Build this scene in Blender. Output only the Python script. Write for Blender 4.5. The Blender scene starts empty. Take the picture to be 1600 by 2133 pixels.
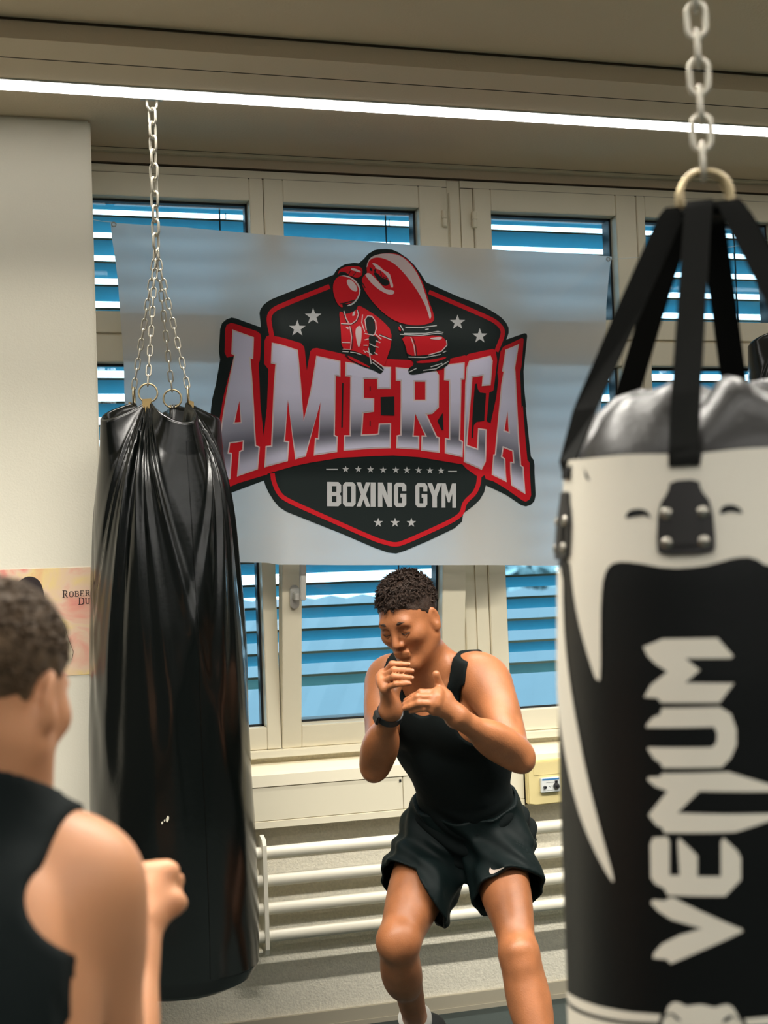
import bpy, bmesh, math, random
import numpy as np
from mathutils import Vector, Matrix
from mathutils.geometry import delaunay_2d_cdt
from mathutils.bvhtree import BVHTree

random.seed(7); RNG = np.random.default_rng(7)
SC = bpy.context.scene
COL = SC.collection

# ---------------------------------------------------------------- camera
F, CX, CY, ZC = 3000.0, 800.0, 1066.5, 1.364
_y, _p, _r = [math.radians(a) for a in (17.07, 2.5, 2.12)]
FW = np.array([math.sin(_y)*math.cos(_p), math.cos(_y)*math.cos(_p), math.sin(_p)])
_r0 = np.array([math.cos(_y), -math.sin(_y), 0.0]); _u0 = np.cross(_r0, FW)
CR = math.cos(_r)*_r0 - math.sin(_r)*_u0
CU = math.sin(_r)*_r0 + math.cos(_r)*_u0
CP = np.array([0.0, 0.0, ZC])
cam_data = bpy.data.cameras.new('camera')
cam = bpy.data.objects.new('camera', cam_data); COL.objects.link(cam)
M = Matrix.Identity(4)
for i in range(3):
    M[i][0], M[i][1], M[i][2], M[i][3] = CR[i], CU[i], -FW[i], CP[i]
cam.matrix_world = M
cam_data.sensor_fit = 'HORIZONTAL'; cam_data.sensor_width = 24.0
cam_data.lens = F/1600*24.0
cam_data.clip_start = 0.05
cam_data.dof.use_dof = True
cam_data.dof.focus_distance = 4.05
cam_data.dof.aperture_fstop = 3.6
SC.camera = cam

# ---------------------------------------------------------------- world, exposure
W = bpy.data.worlds.new('sky'); SC.world = W; W.use_nodes = True
_bg = W.node_tree.nodes['Background']
_bg.inputs[0].default_value = (0.70, 0.87, 1.0, 1)
_bg.inputs[1].default_value = 3.5
SC.view_settings.view_transform = 'Standard'; SC.view_settings.look = 'None'
SC.view_settings.gamma = 1.0; SC.view_settings.exposure = 0.70
SC.view_settings.use_curve_mapping = False
SC.cycles.use_denoising = True
SC.cycles.max_bounces = 10; SC.cycles.diffuse_bounces = 5; SC.cycles.transparent_max_bounces = 16
SC.cycles.caustics_reflective = False; SC.cycles.caustics_refractive = False
SC.cycles.sample_clamp_indirect = 6.0
NEAR_LAMP, FAR_LAMP, LAMP_GLOW, LAMP_COL = (16.0, 70, 3.6), (46.0, 124, 20.0), 4.0, (1.0, 0.955, 0.865)

# ---------------------------------------------------------------- geometry of the view
def ray(px, py): return FW*F + CR*(px-CX) + CU*(CY-py)
def on_y(px, py, Y):
    d = ray(px, py); return CP + d*(Y/d[1])
def on_z(px, py, Z):
    d = ray(px, py); return CP + d*((Z-ZC)/d[2])
def at(px, py, D): return CP + ray(px, py)*(D/F)

# ---------------------------------------------------------------- materials
def lin(c):
    c = np.array(c, float)/255.0
    return tuple(np.where(c <= 0.04045, c/12.92, ((c+0.055)/1.055)**2.4))
def mat(name, rgb, rough=0.6, metal=0.0, bump=None, var=None, spec=0.5, coat=0.0, sss=0.0, attr=None, sheen=0.0):
    """bump = (scale, strength[, detail]); var = (scale, amount); attr = colour attribute multiplying the base"""
    m = bpy.data.materials.new(name); m.use_nodes = True
    nt = m.node_tree; b = nt.nodes['Principled BSDF']
    c = lin(rgb)
    b.inputs['Base Color'].default_value = (*c, 1); b.inputs['Roughness'].default_value = rough
    b.inputs['Metallic'].default_value = metal; b.inputs['Specular IOR Level'].default_value = spec
    b.inputs['Coat Weight'].default_value = coat
    if sheen: b.inputs['Sheen Weight'].default_value = sheen
    if sss:
        b.inputs['Subsurface Weight'].default_value = sss
        b.inputs['Subsurface Radius'].default_value = (0.012, 0.004, 0.002); b.inputs['Subsurface Scale'].default_value = 1.0
    tc = nt.nodes.new('ShaderNodeTexCoord')
    src = None
    if var:
        n = nt.nodes.new('ShaderNodeTexNoise'); n.inputs['Scale'].default_value = var[0]; n.inputs['Detail'].default_value = 5
        nt.links.new(tc.outputs['Object'], n.inputs['Vector'])
        r = nt.nodes.new('ShaderNodeMapRange'); r.inputs['From Min'].default_value = 0.3; r.inputs['From Max'].default_value = 0.7
        r.inputs['To Min'].default_value = 1-var[1]; r.inputs['To Max'].default_value = 1+var[1]
        nt.links.new(n.outputs['Fac'], r.inputs['Value'])
        mx = nt.nodes.new('ShaderNodeVectorMath'); mx.operation = 'SCALE'; mx.inputs[0].default_value = c
        nt.links.new(r.outputs['Result'], mx.inputs['Scale']); src = mx.outputs[0]
        nt.links.new(src, b.inputs['Base Color'])
    if attr:
        a = nt.nodes.new('ShaderNodeAttribute'); a.attribute_name = attr
        nt.links.new(a.outputs['Color'], b.inputs['Base Color'])
    if bump:
        n = nt.nodes.new('ShaderNodeTexNoise'); n.inputs['Scale'].default_value = bump[0]
        n.inputs['Detail'].default_value = bump[2] if len(bump) > 2 else 4
        nt.links.new(tc.outputs['Object'], n.inputs['Vector'])
        bp = nt.nodes.new('ShaderNodeBump'); bp.inputs['Strength'].default_value = bump[1]; bp.inputs['Distance'].default_value = 0.004
        nt.links.new(n.outputs['Fac'], bp.inputs['Height']); nt.links.new(bp.outputs['Normal'], b.inputs['Normal'])
    return m
def emit_mat(name, col, strength):
    m = bpy.data.materials.new(name); m.use_nodes = True; nt = m.node_tree
    nt.nodes.remove(nt.nodes['Principled BSDF'])
    e = nt.nodes.new('ShaderNodeEmission'); e.inputs[0].default_value = (*col, 1); e.inputs[1].default_value = strength
    nt.links.new(e.outputs[0], nt.nodes['Material Output'].inputs[0]); return m
def cloth_mat(name, rgb, trans, attr=None, rough=0.7):
    m = bpy.data.materials.new(name); m.use_nodes = True; nt = m.node_tree
    b = nt.nodes['Principled BSDF']; b.inputs['Base Color'].default_value = (*lin(rgb), 1); b.inputs['Roughness'].default_value = rough
    b.inputs['Specular IOR Level'].default_value = 0.25
    t = nt.nodes.new('ShaderNodeBsdfTranslucent'); t.inputs[0].default_value = (*lin(rgb), 1)
    if attr:
        a = nt.nodes.new('ShaderNodeAttribute'); a.attribute_name = attr
        nt.links.new(a.outputs['Color'], b.inputs['Base Color']); nt.links.new(a.outputs['Color'], t.inputs[0])
    mx = nt.nodes.new('ShaderNodeMixShader'); mx.inputs[0].default_value = trans
    nt.links.new(b.outputs[0], mx.inputs[1]); nt.links.new(t.outputs[0], mx.inputs[2])
    nt.links.new(mx.outputs[0], nt.nodes['Material Output'].inputs[0]); return m
def glass_mat(name, tint):
    m = bpy.data.materials.new(name); m.use_nodes = True; nt = m.node_tree
    nt.nodes.remove(nt.nodes['Principled BSDF'])
    t = nt.nodes.new('ShaderNodeBsdfTransparent'); t.inputs[0].default_value = (*tint, 1)
    g = nt.nodes.new('ShaderNodeBsdfGlossy'); g.inputs['Roughness'].default_value = 0.02
    mx = nt.nodes.new('ShaderNodeMixShader')
    lw = nt.nodes.new('ShaderNodeFresnel'); lw.inputs[0].default_value = 1.3
    nt.links.new(lw.outputs[0], mx.inputs[0])
    nt.links.new(t.outputs[0], mx.inputs[1]); nt.links.new(g.outputs[0], mx.inputs[2])
    nt.links.new(mx.outputs[0], nt.nodes['Material Output'].inputs[0]); return m

MT = {
 'wall': mat('wall_paint', (232, 226, 208), 0.85, bump=(220, 0.12), var=(3, 0.02)),
 'darkwall': mat('dark_gym_wall', (66, 66, 64), 0.8, bump=(150, 0.2)),
 'stipple': mat('stippled_plaster', (236, 230, 212), 0.9, bump=(170, 0.6, 2), var=(150, 0.08)),
 'ceiling': mat('ceiling_paint', (220, 202, 174), 0.9, bump=(150, 0.2)),
 'frame': mat('cream_lacquer', (228, 219, 194), 0.45, var=(6, 0.02)),
 'crack': mat('dark_joint', (70, 58, 42), 0.9),
 'gasket': mat('dark_metal_frame', (16, 24, 30), 0.5),
 'slat': mat('blue_grey_slat', (112, 182, 200), 0.45, metal=0.0, var=(20, 0.03)),
 'slatrim': mat('slat_rim', (150, 136, 112), 0.5),
 'cord': mat('dark_cord', (50, 66, 72), 0.7),
 'floor': mat('rubber_floor', (52, 62, 60), 0.75, bump=(300, 0.2), var=(12, 0.06)),
 'skirt': mat('grey_skirting', (176, 168, 148), 0.6),
 'radiator': mat('radiator_enamel', (238, 232, 214), 0.35),
 'duct': mat('duct_cream', (230, 222, 198), 0.5),
 'box': mat('box_yellowed_plastic', (226, 208, 150), 0.5),
 'white': mat('white_plastic', (225, 228, 224), 0.4),
 'blue': mat('blue_print', (60, 120, 175), 0.5),
 'black': mat('black_plastic', (22, 24, 26), 0.4),
 'silver': mat('silver_lacquer', (186, 184, 176), 0.35),
 'steel': mat('brushed_steel', (176, 172, 160), 0.35, metal=1.0),
 'zinc': mat('zinc_chain', (206, 200, 184), 0.42, metal=0.75),
 'brass': mat('dull_ring', (186, 170, 134), 0.38, metal=0.8),
 'glass': glass_mat('window_glass', (0.80, 0.93, 0.97)),
}

# ---------------------------------------------------------------- mesh helpers
class MB:
    def __init__(s): s.v = []; s.f = []; s.mi = []
    def add(s, vs, fs, mi=0):
        o = len(s.v); s.v += [tuple(float(c) for c in p) for p in vs]
        s.f += [tuple(o+i for i in q) for q in fs]; s.mi += [mi]*len(fs); return s
    def box(s, x0, x1, y0, y1, z0, z1, mi=0):
        return s.add([(x0,y0,z0),(x1,y0,z0),(x1,y1,z0),(x0,y1,z0),(x0,y0,z1),(x1,y0,z1),(x1,y1,z1),(x0,y1,z1)],
                     [(0,3,2,1),(4,5,6,7),(0,1,5,4),(1,2,6,5),(2,3,7,6),(3,0,4,7)], mi)
    def tube(s, pts, r, n=8, closed=False, cap=True, mi=0):
        pts = [np.array(p, float) for p in pts]; k = len(pts)
        rr = r if hasattr(r, '__len__') else [r]*k
        ref = None; rings = []
        for i, p in enumerate(pts):
            a = pts[(i-1) % k] if (closed or i > 0) else p
            b = pts[(i+1) % k] if (closed or i < k-1) else p
            t = b-a; t = t/(np.linalg.norm(t)+1e-12)
            if ref is None:
                ref = np.array([0, 0, 1.0]) if abs(t[2]) < 0.9 else np.array([1.0, 0, 0])
            u = ref - t*np.dot(ref, t); u /= np.linalg.norm(u)+1e-12; ref = u
            w = np.cross(t, u)
            rings.append([p + rr[i]*(math.cos(2*math.pi*j/n)*u + math.sin(2*math.pi*j/n)*w) for j in range(n)])
        vs = [q for rg in rings for q in rg]; fs = []
        for i in range(k if closed else k-1):
            for j in range(n):
                a, b = i*n+j, i*n+(j+1) % n; c, d = ((i+1) % k)*n+(j+1) % n, ((i+1) % k)*n+j
                fs.append((a, b, c, d))
        if cap and not closed: fs += [tuple(range(n-1, -1, -1)), tuple((k-1)*n+j for j in range(n))]
        return s.add(vs, fs, mi)
    def lathe(s, prof, c, n=32, mi=0, axis='z'):
        vs = []; fs = []
        for r, h in prof:
            for j in range(n):
                a = 2*math.pi*j/n
                p = (r*math.cos(a), r*math.sin(a), h)
                if axis == 'y': p = (p[0], p[2], p[1])
                if axis == 'x': p = (p[2], p[0], p[1])
                vs.append((c[0]+p[0], c[1]+p[1], c[2]+p[2]))
        for i in range(len(prof)-1):
            for j in range(n):
                fs.append((i*n+j, i*n+(j+1) % n, (i+1)*n+(j+1) % n, (i+1)*n+j))
        fs += [tuple(range(n-1, -1, -1)), tuple((len(prof)-1)*n+j for j in range(n))]
        return s.add(vs, fs, mi)
    def prism(s, poly, y0, y1, mi=0):   # poly in (x, z), extruded along y
        k = len(poly)
        vs = [(x, y0, z) for x, z in poly]+[(x, y1, z) for x, z in poly]
        fs = [tuple(range(k)), tuple(range(2*k-1, k-1, -1))]+[(i, i+k, (i+1) % k+k, (i+1) % k) for i in range(k)]
        return s.add(vs, fs, mi)
    def build(s, name, m, parent=None, smooth=False, bevel=0.0, angle=None):
        me = bpy.data.meshes.new(name); me.from_pydata(s.v, [], s.f); me.update()
        for q in (m if isinstance(m, (list, tuple)) else [m]): me.materials.append(q)
        if any(s.mi): me.polygons.foreach_set('material_index', s.mi)
        bm = bmesh.new(); bm.from_mesh(me); bmesh.ops.recalc_face_normals(bm, faces=bm.faces)
        if bevel:
            bmesh.ops.bevel(bm, geom=bm.edges[:], offset=bevel, segments=2, affect='EDGES', clamp_overlap=True)
        bm.to_mesh(me); bm.free()
        if smooth:
            me.polygons.foreach_set('use_smooth', [True]*len(me.polygons))
            if angle:
                try: me.set_sharp_from_angle(angle=math.radians(angle))
                except Exception: pass
        return link(name, me, parent)
def link(name, me, parent=None):
    o = bpy.data.objects.new(name, me); COL.objects.link(o)
    if parent is not None:
        o.parent = parent
        o.matrix_parent_inverse = world_of(parent).inverted()
    return o
def world_of(o):
    m = Matrix.LocRotScale(o.location, o.rotation_euler, o.scale)
    if o.parent is not None: m = world_of(o.parent) @ o.matrix_parent_inverse @ m
    return m
def thing(name, label, cat, loc, group=None):
    o = bpy.data.objects.new(name, None); COL.objects.link(o); o.location = [float(c) for c in loc]; o.empty_display_size = 0.1
    o['label'] = label; o['category'] = cat
    if group: o['group'] = group
    return o
def tag(o, label, cat, group=None):
    o['label'] = label; o['category'] = cat
    if group: o['group'] = group
    return o
def struct(o, label=None):
    o['kind'] = 'structure'
    if label: o['label'] = label
    return o

# flat print laid on a surface: 2-D polygons are filled, cut into strips and mapped to 3-D
def fill2d(polys, cuts=(), vcuts=()):
    """polys = list of [outer, hole, ...] in 2-D; returns verts (n,2) and triangles"""
    bm = bmesh.new()
    for rings in polys:
        flat = []; ed = []
        for rg in rings:
            o = len(flat); flat += [Vector((p[0], p[1])) for p in rg]; ed += [(o+i, o+(i+1) % len(rg)) for i in range(len(rg))]
        co, _, tris, _, _, _ = delaunay_2d_cdt(flat, ed, [], 0, 1e-7)
        cen = np.array([[(co[t[0]][k]+co[t[1]][k]+co[t[2]][k])/3 for k in (0, 1)] for t in tris]).reshape(-1, 2); odd = np.zeros(len(cen), bool)
        for rg in rings:
            P = np.array(rg, float); Nx = np.roll(P, -1, 0)
            for (xa, ya), (xb, yb) in zip(P, Nx):
                if ya != yb: odd ^= ((ya > cen[:, 1]) != (yb > cen[:, 1])) & (cen[:, 0] < (xb-xa)*(cen[:, 1]-ya)/(yb-ya)+xa)
        tris = [t for t, o_ in zip(tris, odd) if o_]
        vs = [bm.verts.new((p[0], p[1], 0)) for p in co]
        for t in tris:
            try: bm.faces.new([vs[i] for i in t])
            except ValueError: pass
    for c in cuts:
        bmesh.ops.bisect_plane(bm, geom=bm.verts[:]+bm.edges[:]+bm.faces[:], plane_co=(c, 0, 0), plane_no=(1, 0, 0))
    for c in vcuts:
        bmesh.ops.bisect_plane(bm, geom=bm.verts[:]+bm.edges[:]+bm.faces[:], plane_co=(0, c, 0), plane_no=(0, 1, 0))
    bm.verts.index_update()
    v = np.array([[q.co.x, q.co.y] for q in bm.verts]); f = [tuple(q.index for q in fc.verts) for fc in bm.faces]
    bm.free(); return v, f
def stroke(pts, w, closed=False):
    """ribbon outline of a polyline, as one polygon (or list of quads when closed)"""
    P = [np.array(p, float) for p in pts]; k = len(P); Lf = []; Rt = []
    ws = w if hasattr(w, '__len__') else [w]*k
    for i in range(k):
        a = P[i-1] if i > 0 else P[i]; b = P[i+1] if i < k-1 else P[i]
        t = b-a; t /= np.linalg.norm(t)+1e-9; n = np.array([-t[1], t[0]])
        Lf.append(tuple(P[i]+n*ws[i]/2)); Rt.append(tuple(P[i]-n*ws[i]/2))
    return Lf+Rt[::-1]
def smooth_poly(pts, it=2, closed=True):
    P = np.array(pts, float)
    for _ in range(it):
        if closed:
            N = np.roll(P, -1, 0); P = np.stack([0.75*P+0.25*N, 0.25*P+0.75*N], 1).reshape(-1, 2)
        else:
            Q = np.stack([0.75*P[:-1]+0.25*P[1:], 0.25*P[:-1]+0.75*P[1:]], 1).reshape(-1, 2)
            P = np.concatenate([P[:1], Q, P[-1:]])
    return [tuple(p) for p in P]
def star(cx, cy, r, n=5, inner=0.4, rot=-90):
    return [(cx+(r if i % 2 == 0 else r*inner)*math.cos(math.radians(rot+i*180/n)),
             cy+(r if i % 2 == 0 else r*inner)*math.sin(math.radians(rot+i*180/n))) for i in range(2*n)]
def ellipse(cx, cy, rx, ry, rot=0, n=24):
    c, s = math.cos(math.radians(rot)), math.sin(math.radians(rot))
    return [(cx+rx*math.cos(a)*c-ry*math.sin(a)*s, cy+rx*math.cos(a)*s+ry*math.sin(a)*c) for a in [2*math.pi*i/n for i in range(n)]]
# ---------------------------------------------------------------- room shell
YW = 4.303                      # plane of the window sashes and of the wall below
ZS, ZCEIL, ZSOF_Y = 2.672, 2.722, 3.60
X0, X1, Y0 = -2.4, 5.2, -4.2
struct(MB().box(X0, X1, Y0, YW+0.25, -0.1, 0).build('floor', MT['floor']), 'dark grey-green rubber gym floor')
ceil = struct(MB().box(X0, X1, Y0, ZSOF_Y, ZCEIL, ZCEIL+0.1).build('ceiling', MT['ceiling']), 'flat painted ceiling of the gym')
sof = struct(MB().box(X0, X1, ZSOF_Y, YW+0.25, ZS, ZCEIL+0.1).build('trim_1', MT['ceiling']), 'dropped soffit above the window')
MB().box(X0, X1, ZSOF_Y-0.128, ZSOF_Y-0.001, ZCEIL-0.05, ZCEIL-0.001).build('soffit_step', MT['ceiling'], sof)
MB().box(X0, X1, ZSOF_Y-0.131, ZSOF_Y-0.1285, ZCEIL-0.006, ZCEIL-0.001).build('joint_strip', MT['crack'], sof)
MB().box(X0, X1, ZSOF_Y-0.0005, ZSOF_Y+0.003, ZS-0.0008, ZS+0.01).build('joint_strip', MT['crack'], sof)
struct(MB().box(X0-0.1, X0, Y0, YW+0.25, 0, ZCEIL).build('wall_left', MT['darkwall']))
struct(MB().box(X1, X1+0.1, Y0, YW+0.25, 0, ZCEIL).build('wall_right', MT['darkwall']))
struct(MB().box(X0-0.1, X1+0.1, Y0-0.1, Y0, 0, ZCEIL).build('wall_back', MT['darkwall']))
XP = float(on_y(190, 305, 4.052)[0])
struct(MB().box(X0, XP, 4.052, YW+0.25, 0, ZS).build('wall_front', MT['wall'], bevel=0.006), 'cream plastered wall pier left of the window')
# wall under and beyond the window
ww = MB(); ww.box(XP, X1, YW+0.0, YW+0.25, 0, 0.85); ww.box(2.86, X1, YW, YW+0.25, 0.85, ZS)
struct(ww.build('wall_window', MT['stipple']), 'stippled plaster wall under the window')
struct(MB().box(XP, X1, YW-0.012, YW, 0, 0.052).box(XP, X1, YW-0.016, YW-0.012, 0, 0.014).build('baseboard_front', MT['skirt']), 'grey skirting strip under the radiator')
hs = MB()
hs.box(XP, 2.86, YW-0.012, YW+0.06, ZS-0.0105, ZS-0.0015)           # strip under the soffit
hd = struct(hs.build('trim_2', MT['frame']), 'cream head strip above the window')
MB().box(XP, 2.86, YW+0.012, YW+0.1, ZS-0.05, ZS-0.0105).build('recess_board', MT['ceiling'], hd)
MB().box(XP, 2.86, YW-0.004, YW+0.012, ZS-0.046, ZS-0.043).build('joint_strip', MT['crack'], hd)
MB().box(XP, 2.86, YW-0.0125, YW-0.011, ZS-0.0016, ZS-0.0002).build('joint_strip', MT['crack'], hd)

# ---------------------------------------------------------------- windows
ZB, ZT0, ZT1, ZTOP = 0.85, 2.1065, 2.1135, 2.598
def sash(parent, x0, x1, z0, z1, gl, gr, gb, gt, tilt=0.0, handle=None, hinge=None):
    """one opening sash: rails and stiles, inner reveal, dark outer liner and pane"""
    s = bpy.data.objects.new('sash', None); COL.objects.link(s); s.location = (x0, YW, z0); s.parent = parent
    s.matrix_parent_inverse = world_of(parent).inverted()
    a, b, c, d = x0+gl, x1-gr, z0+gb, z1-gt        # sight opening
    yf, yb = YW-0.006, YW+0.045
    e = 0.0006
    for nm, q in (('stile', (x0, a, yf, yb, z0, z1)), ('stile', (b, x1, yf, yb, z0, z1)),
                  ('rail', (a+e, b-e, yf+0.0012, yb, z0, c)), ('rail', (a+e, b-e, yf+0.0012, yb, d, z1))):
        MB().box(*q).build(nm, MT['frame'], s, bevel=0.002)
    g = MB(); t = 0.006
    for q in ((a-t, a, c-t, d+t), (b, b+t, c-t, d+t), (a, b, c-t, c), (a, b, d, d+t)):
        g.box(q[0], q[1], yb+0.001, yb+0.058, q[2], q[3])
    g.build('gasket', MT['gasket'], s)
    r = MB(); w = 0.007
    for q in ((a, a+0.003, c, d), (b-w, b, c, d), (a, b, c, c+w), (a, b, d-w, d)):
        r.box(q[0], q[1], yb-0.006, yb, q[2], q[3])
    r.build('glazing_bead', MT['gasket'], s)
    MB().box(a, b, yb-0.001, yb+0.003, c, d).build('pane', MT['glass'], s)
    if handle:
        hz = handle; hx = x0+0.036
        h = MB(); pl = [(hx+0.0145*math.cos(t), hz+(0.022 if math.sin(t) > 0 else -0.022)+0.0145*math.sin(t)) for t in np.linspace(0, 2*math.pi, 20, endpoint=False)]
        h.prism(pl, yf-0.011, yf)
        h.box(hx-0.008, hx+0.008, yf-0.045, yf-0.01, hz-0.006, hz+0.016)
        h.box(hx+0.006, hx+0.024, yf-0.055, yf-0.038, hz-0.004, hz+0.11)
        h.build('handle', MT['silver'], s, bevel=0.003)
    if hinge:
        for hz in hinge[1]:
            MB().lathe([(0.0075, -0.026), (0.0085, -0.024), (0.0085, -0.001), (0.0065, 0), (0.0085, 0.001), (0.0085, 0.024), (0.0075, 0.026)], (hinge[0], yf-0.004, hz), 12).build('hinge', MT['frame'], s)
    if tilt:
        s.rotation_euler = (math.radians(tilt), 0, 0)
    return s
def window(name, xs, parts, label):
    w = bpy.data.objects.new(name, None); COL.objects.link(w); w.location = (xs[0], YW, ZB); struct(w, label)
    f = MB(); yf = YW+0.002
    f.box(xs[0], xs[1], yf, YW+0.1, ZTOP+0.0015, ZS-0.049)
    f.box(xs[0], xs[1], yf+0.004, YW+0.1, ZT0+0.0005, ZT1-0.0005)
    f.box(xs[0], xs[2], yf, YW+0.1, ZB, ZTOP); f.box(xs[3], xs[1], yf, YW+0.1, ZB, ZTOP)
    f.build('window_frame', MT['frame'], w)
    for p in parts: sash(w, *p[0], **p[1])
    MB().box(xs[0], xs[1], YW-0.0015, YW+0.004, ZTOP+0.0002, ZTOP+0.0014).build('joint_strip', MT['crack'], w)
    return w
up = dict(gb=0.065, gt=0.070); lo = dict(gb=0.067, gt=0.080)
window('window_1', (0.37, 1.571, 0.384, 1.557), [
    ((0.386, 0.9672, ZT1, ZTOP), dict(gl=0.06, gr=0.0425, **up)),
    ((0.9698, 1.555, ZT1, ZTOP), dict(gl=0.060, gr=0.081, hinge=(1.557, (2.495, 2.2)), **up)),
    ((0.386, 0.9672, ZB, ZT0), dict(gl=0.06, gr=0.0425, **lo)),
    ((0.9698, 1.555, ZB, ZT0), dict(gl=0.060, gr=0.076, tilt=8.6, handle=1.315, **lo))],
    'cream casement window of four sashes left of the post, one lower sash tilted open')
window('window_2', (1.618, 2.86, 1.659, 2.822), [
    ((1.661, 2.2385, ZT1, ZTOP), dict(gl=0.058, gr=0.074, hinge=(1.659, (2.495, 2.2)), **up)),
    ((2.2412, 2.820, ZT1, ZTOP), dict(gl=0.030, gr=0.06, **up)),
    ((1.661, 2.2385, ZB, ZT0), dict(gl=0.058, gr=0.074, **lo)),
    ((2.2412, 2.820, ZB, ZT0), dict(gl=0.030, gr=0.06, handle=1.33, **lo))],
    'cream casement window of four sashes right of the post')
po = MB(); po.box(1.5715, 1.6175, YW+0.006, YW+0.1, ZB, ZS-0.049); po.box(1.578, 1.611, YW-0.001, YW+0.006, ZB, ZS-0.09)
struct(po.build('trim_3', MT['frame'], bevel=0.002), 'cream post between the two windows')

# ---------------------------------------------------------------- outside blinds
YBL = 4.46
def blind(x0, x1, label, cords):
    t = thing('venetian_blind', label, 'blind', (x0, YBL, 0.88), 'outside blinds behind the windows')
    wdt, tl = 0.064, math.radians(33)
    prof = []
    for u in np.linspace(0, 1, 7):
        d = wdt*u; sag = 0.004*math.sin(math.pi*u)
        y = d*math.cos(tl) + sag*math.sin(tl); z = -d*math.sin(tl)+sag*math.cos(tl)
        prof.append((y, z))
    L = x1-x0; vs = []; fs = []
    top = prof; th = 0.0012
    loop = [(-0.001, 0.004), (-0.0045, 0.0025), (-0.0045, -0.0035)] + [(y, z-th) for y, z in top] + [(top[-1][0]+0.003, top[-1][1]-0.003), (top[-1][0]+0.003, top[-1][1])] + [(y, z) for y, z in top[::-1]]
    k = len(loop)
    vs = [(0, y, z) for y, z in loop]+[(L, y, z) for y, z in loop]
    fs = [(i, (i+1) % k, (i+1) % k+k, i+k) for i in range(k)]
    sm = MB(); sm.add(vs, fs[2:-1], 0); sm.add(vs, [fs[0], fs[1], fs[-1]], 1)
    first = None
    for i in range(21+1):
        z = 2.432+0.0725*2-0.0725*i
        if z < 0.93: break
        if first is None:
            first = sm.build('slat', [MT['slat'], MT['slatrim']], t)
            first.location = (x0, YBL, z); o = first; o.matrix_parent_inverse = Matrix.Identity(4)
            o.location = (0, 0, z-0.88)
        else:
            o = first.copy(); COL.objects.link(o); o.location = (0, 0, z-0.88)
    MB().box(x0, x1, YBL-0.004, YBL+0.05, 0.885, 0.905).build('bottom_rail', MT['slatrim'], t)
    for c in cords:
        MB().box(c-0.0022, c+0.0022, YBL-0.007, YBL-0.005, 0.9, 2.6).build('ladder_cord', MT['cord'], t)
        MB().box(c+0.030, c+0.0325, YBL+0.052, YBL+0.054, 0.9, 2.6).build('ladder_cord', MT['cord'], t)
    for x in (x0-0.02, x1):
        MB().box(x, x+0.02, YBL-0.02, YBL+0.06, 0.86, 2.62).build('guide_rail', MT['gasket'], t)
    MB().box(x0-0.02, x1+0.02, YBL-0.03, YBL+0.1, 2.6, 2.67).build('head_box', MT['gasket'], t)
blind(0.40, 1.60, 'outside slatted blind behind the window left of the post', (0.86, 1.41))
blind(1.66, 2.86, 'outside slatted blind behind the window right of the post', (1.772, 2.70))

# ---------------------------------------------------------------- sill duct, radiator, power box
YD = 4.21
dt = thing('cable_duct', 'long cream cable duct with flat covers under the window, above the radiator', 'cable duct', (1.3, YD, 0.63))
xd0, xd1 = XP+0.02, 4.6
MB().box(xd0, xd1, YW-0.03, YW-0.001, 0.826, 0.849).build('sill_nosing', MT['duct'], dt, bevel=0.002)
sp = MB(); sp.add([(x, y, z) for x in (xd0, xd1) for y, z in ((YW-0.001, 0.812), (YD+0.02, 0.792), (YD, 0.785), (YD-0.004, 0.752), (YW-0.001, 0.752))],
       [(0,1,6,5),(1,2,7,6),(2,3,8,7),(3,4,9,8),(4,0,5,9),(0,4,3,2,1),(5,6,7,8,9)])
sp.build('sloping_ledge', MT['duct'], dt)
MB().box(xd0, xd1, YD+0.012, YW-0.001, 0.6305, 0.7515).build('duct_back', MT['crack'], dt)
for a, b in ((xd0, 1.3195), (1.3212, 1.716), (1.840, 2.6), (2.602, 3.4), (3.402, xd1)):
    MB().box(a, b, YD-0.001, YD+0.01, 0.6515, 0.7505).build('cover', MT['duct'], dt, bevel=0.0012)
for a, b in ((xd0, 1.366), (1.3675, 1.716), (1.840, 2.5), (2.502, xd1)):
    MB().box(a, b, YD-0.003, YD+0.011, 0.6295, 0.6505).build('bottom_lip', MT['duct'], dt, bevel=0.0012)
MB().box(1.309, 1.315, YD-0.004, YD, 0.735, 0.742).build('clip', MT['black'], dt)
pb = thing('power_box', 'yellowed plastic power box with a blue-striped switch on the cable duct', 'power box', (1.78, YD-0.02, 0.632))
hb = MB(); yb_ = YD-0.030
hb.prism([(1.718, 0.637), (1.742, 0.632), (1.838, 0.634), (1.838, 0.771), (1.718, 0.768)], yb_, YD-0.0045); hb.build('housing', MT['box'], pb, bevel=0.003)
MB().box(1.738, 1.835, yb_-0.0015, yb_, 0.724, 0.764).build('lid', MT['box'], pb, bevel=0.0007)
MB().box(1.757, 1.822, yb_-0.012, yb_, 0.671, 0.716).build('switch_unit', MT['white'], pb, bevel=0.0015)
MB().box(1.761, 1.818, yb_-0.0125, yb_-0.0119, 0.7085, 0.7135).build('blue_stripe', MT['blue'], pb)
MB().lathe([(0.0045, 0), (0.0045, -0.008), (0.003, -0.009)], (1.768, yb_-0.012, 0.688), 14, axis='y').build('button', MT['black'], pb)
MB().lathe([(0.010, 0), (0.010, -0.004), (0.007, -0.012), (0.004, -0.013)], (1.807, yb_-0.012, 0.689), 18, axis='y').box(1.803, 1.811, yb_-0.016, yb_-0.012, 0.689, 0.706).build('rotary_switch', MT['black'], pb)
dots = MB()
for x, z in ((1.784, 0.689), (1.788, 0.687), (1.793, 0.690)): dots.box(x-0.0015, x+0.0015, yb_-0.0124, yb_-0.0119, z-0.001, z+0.001)
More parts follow.
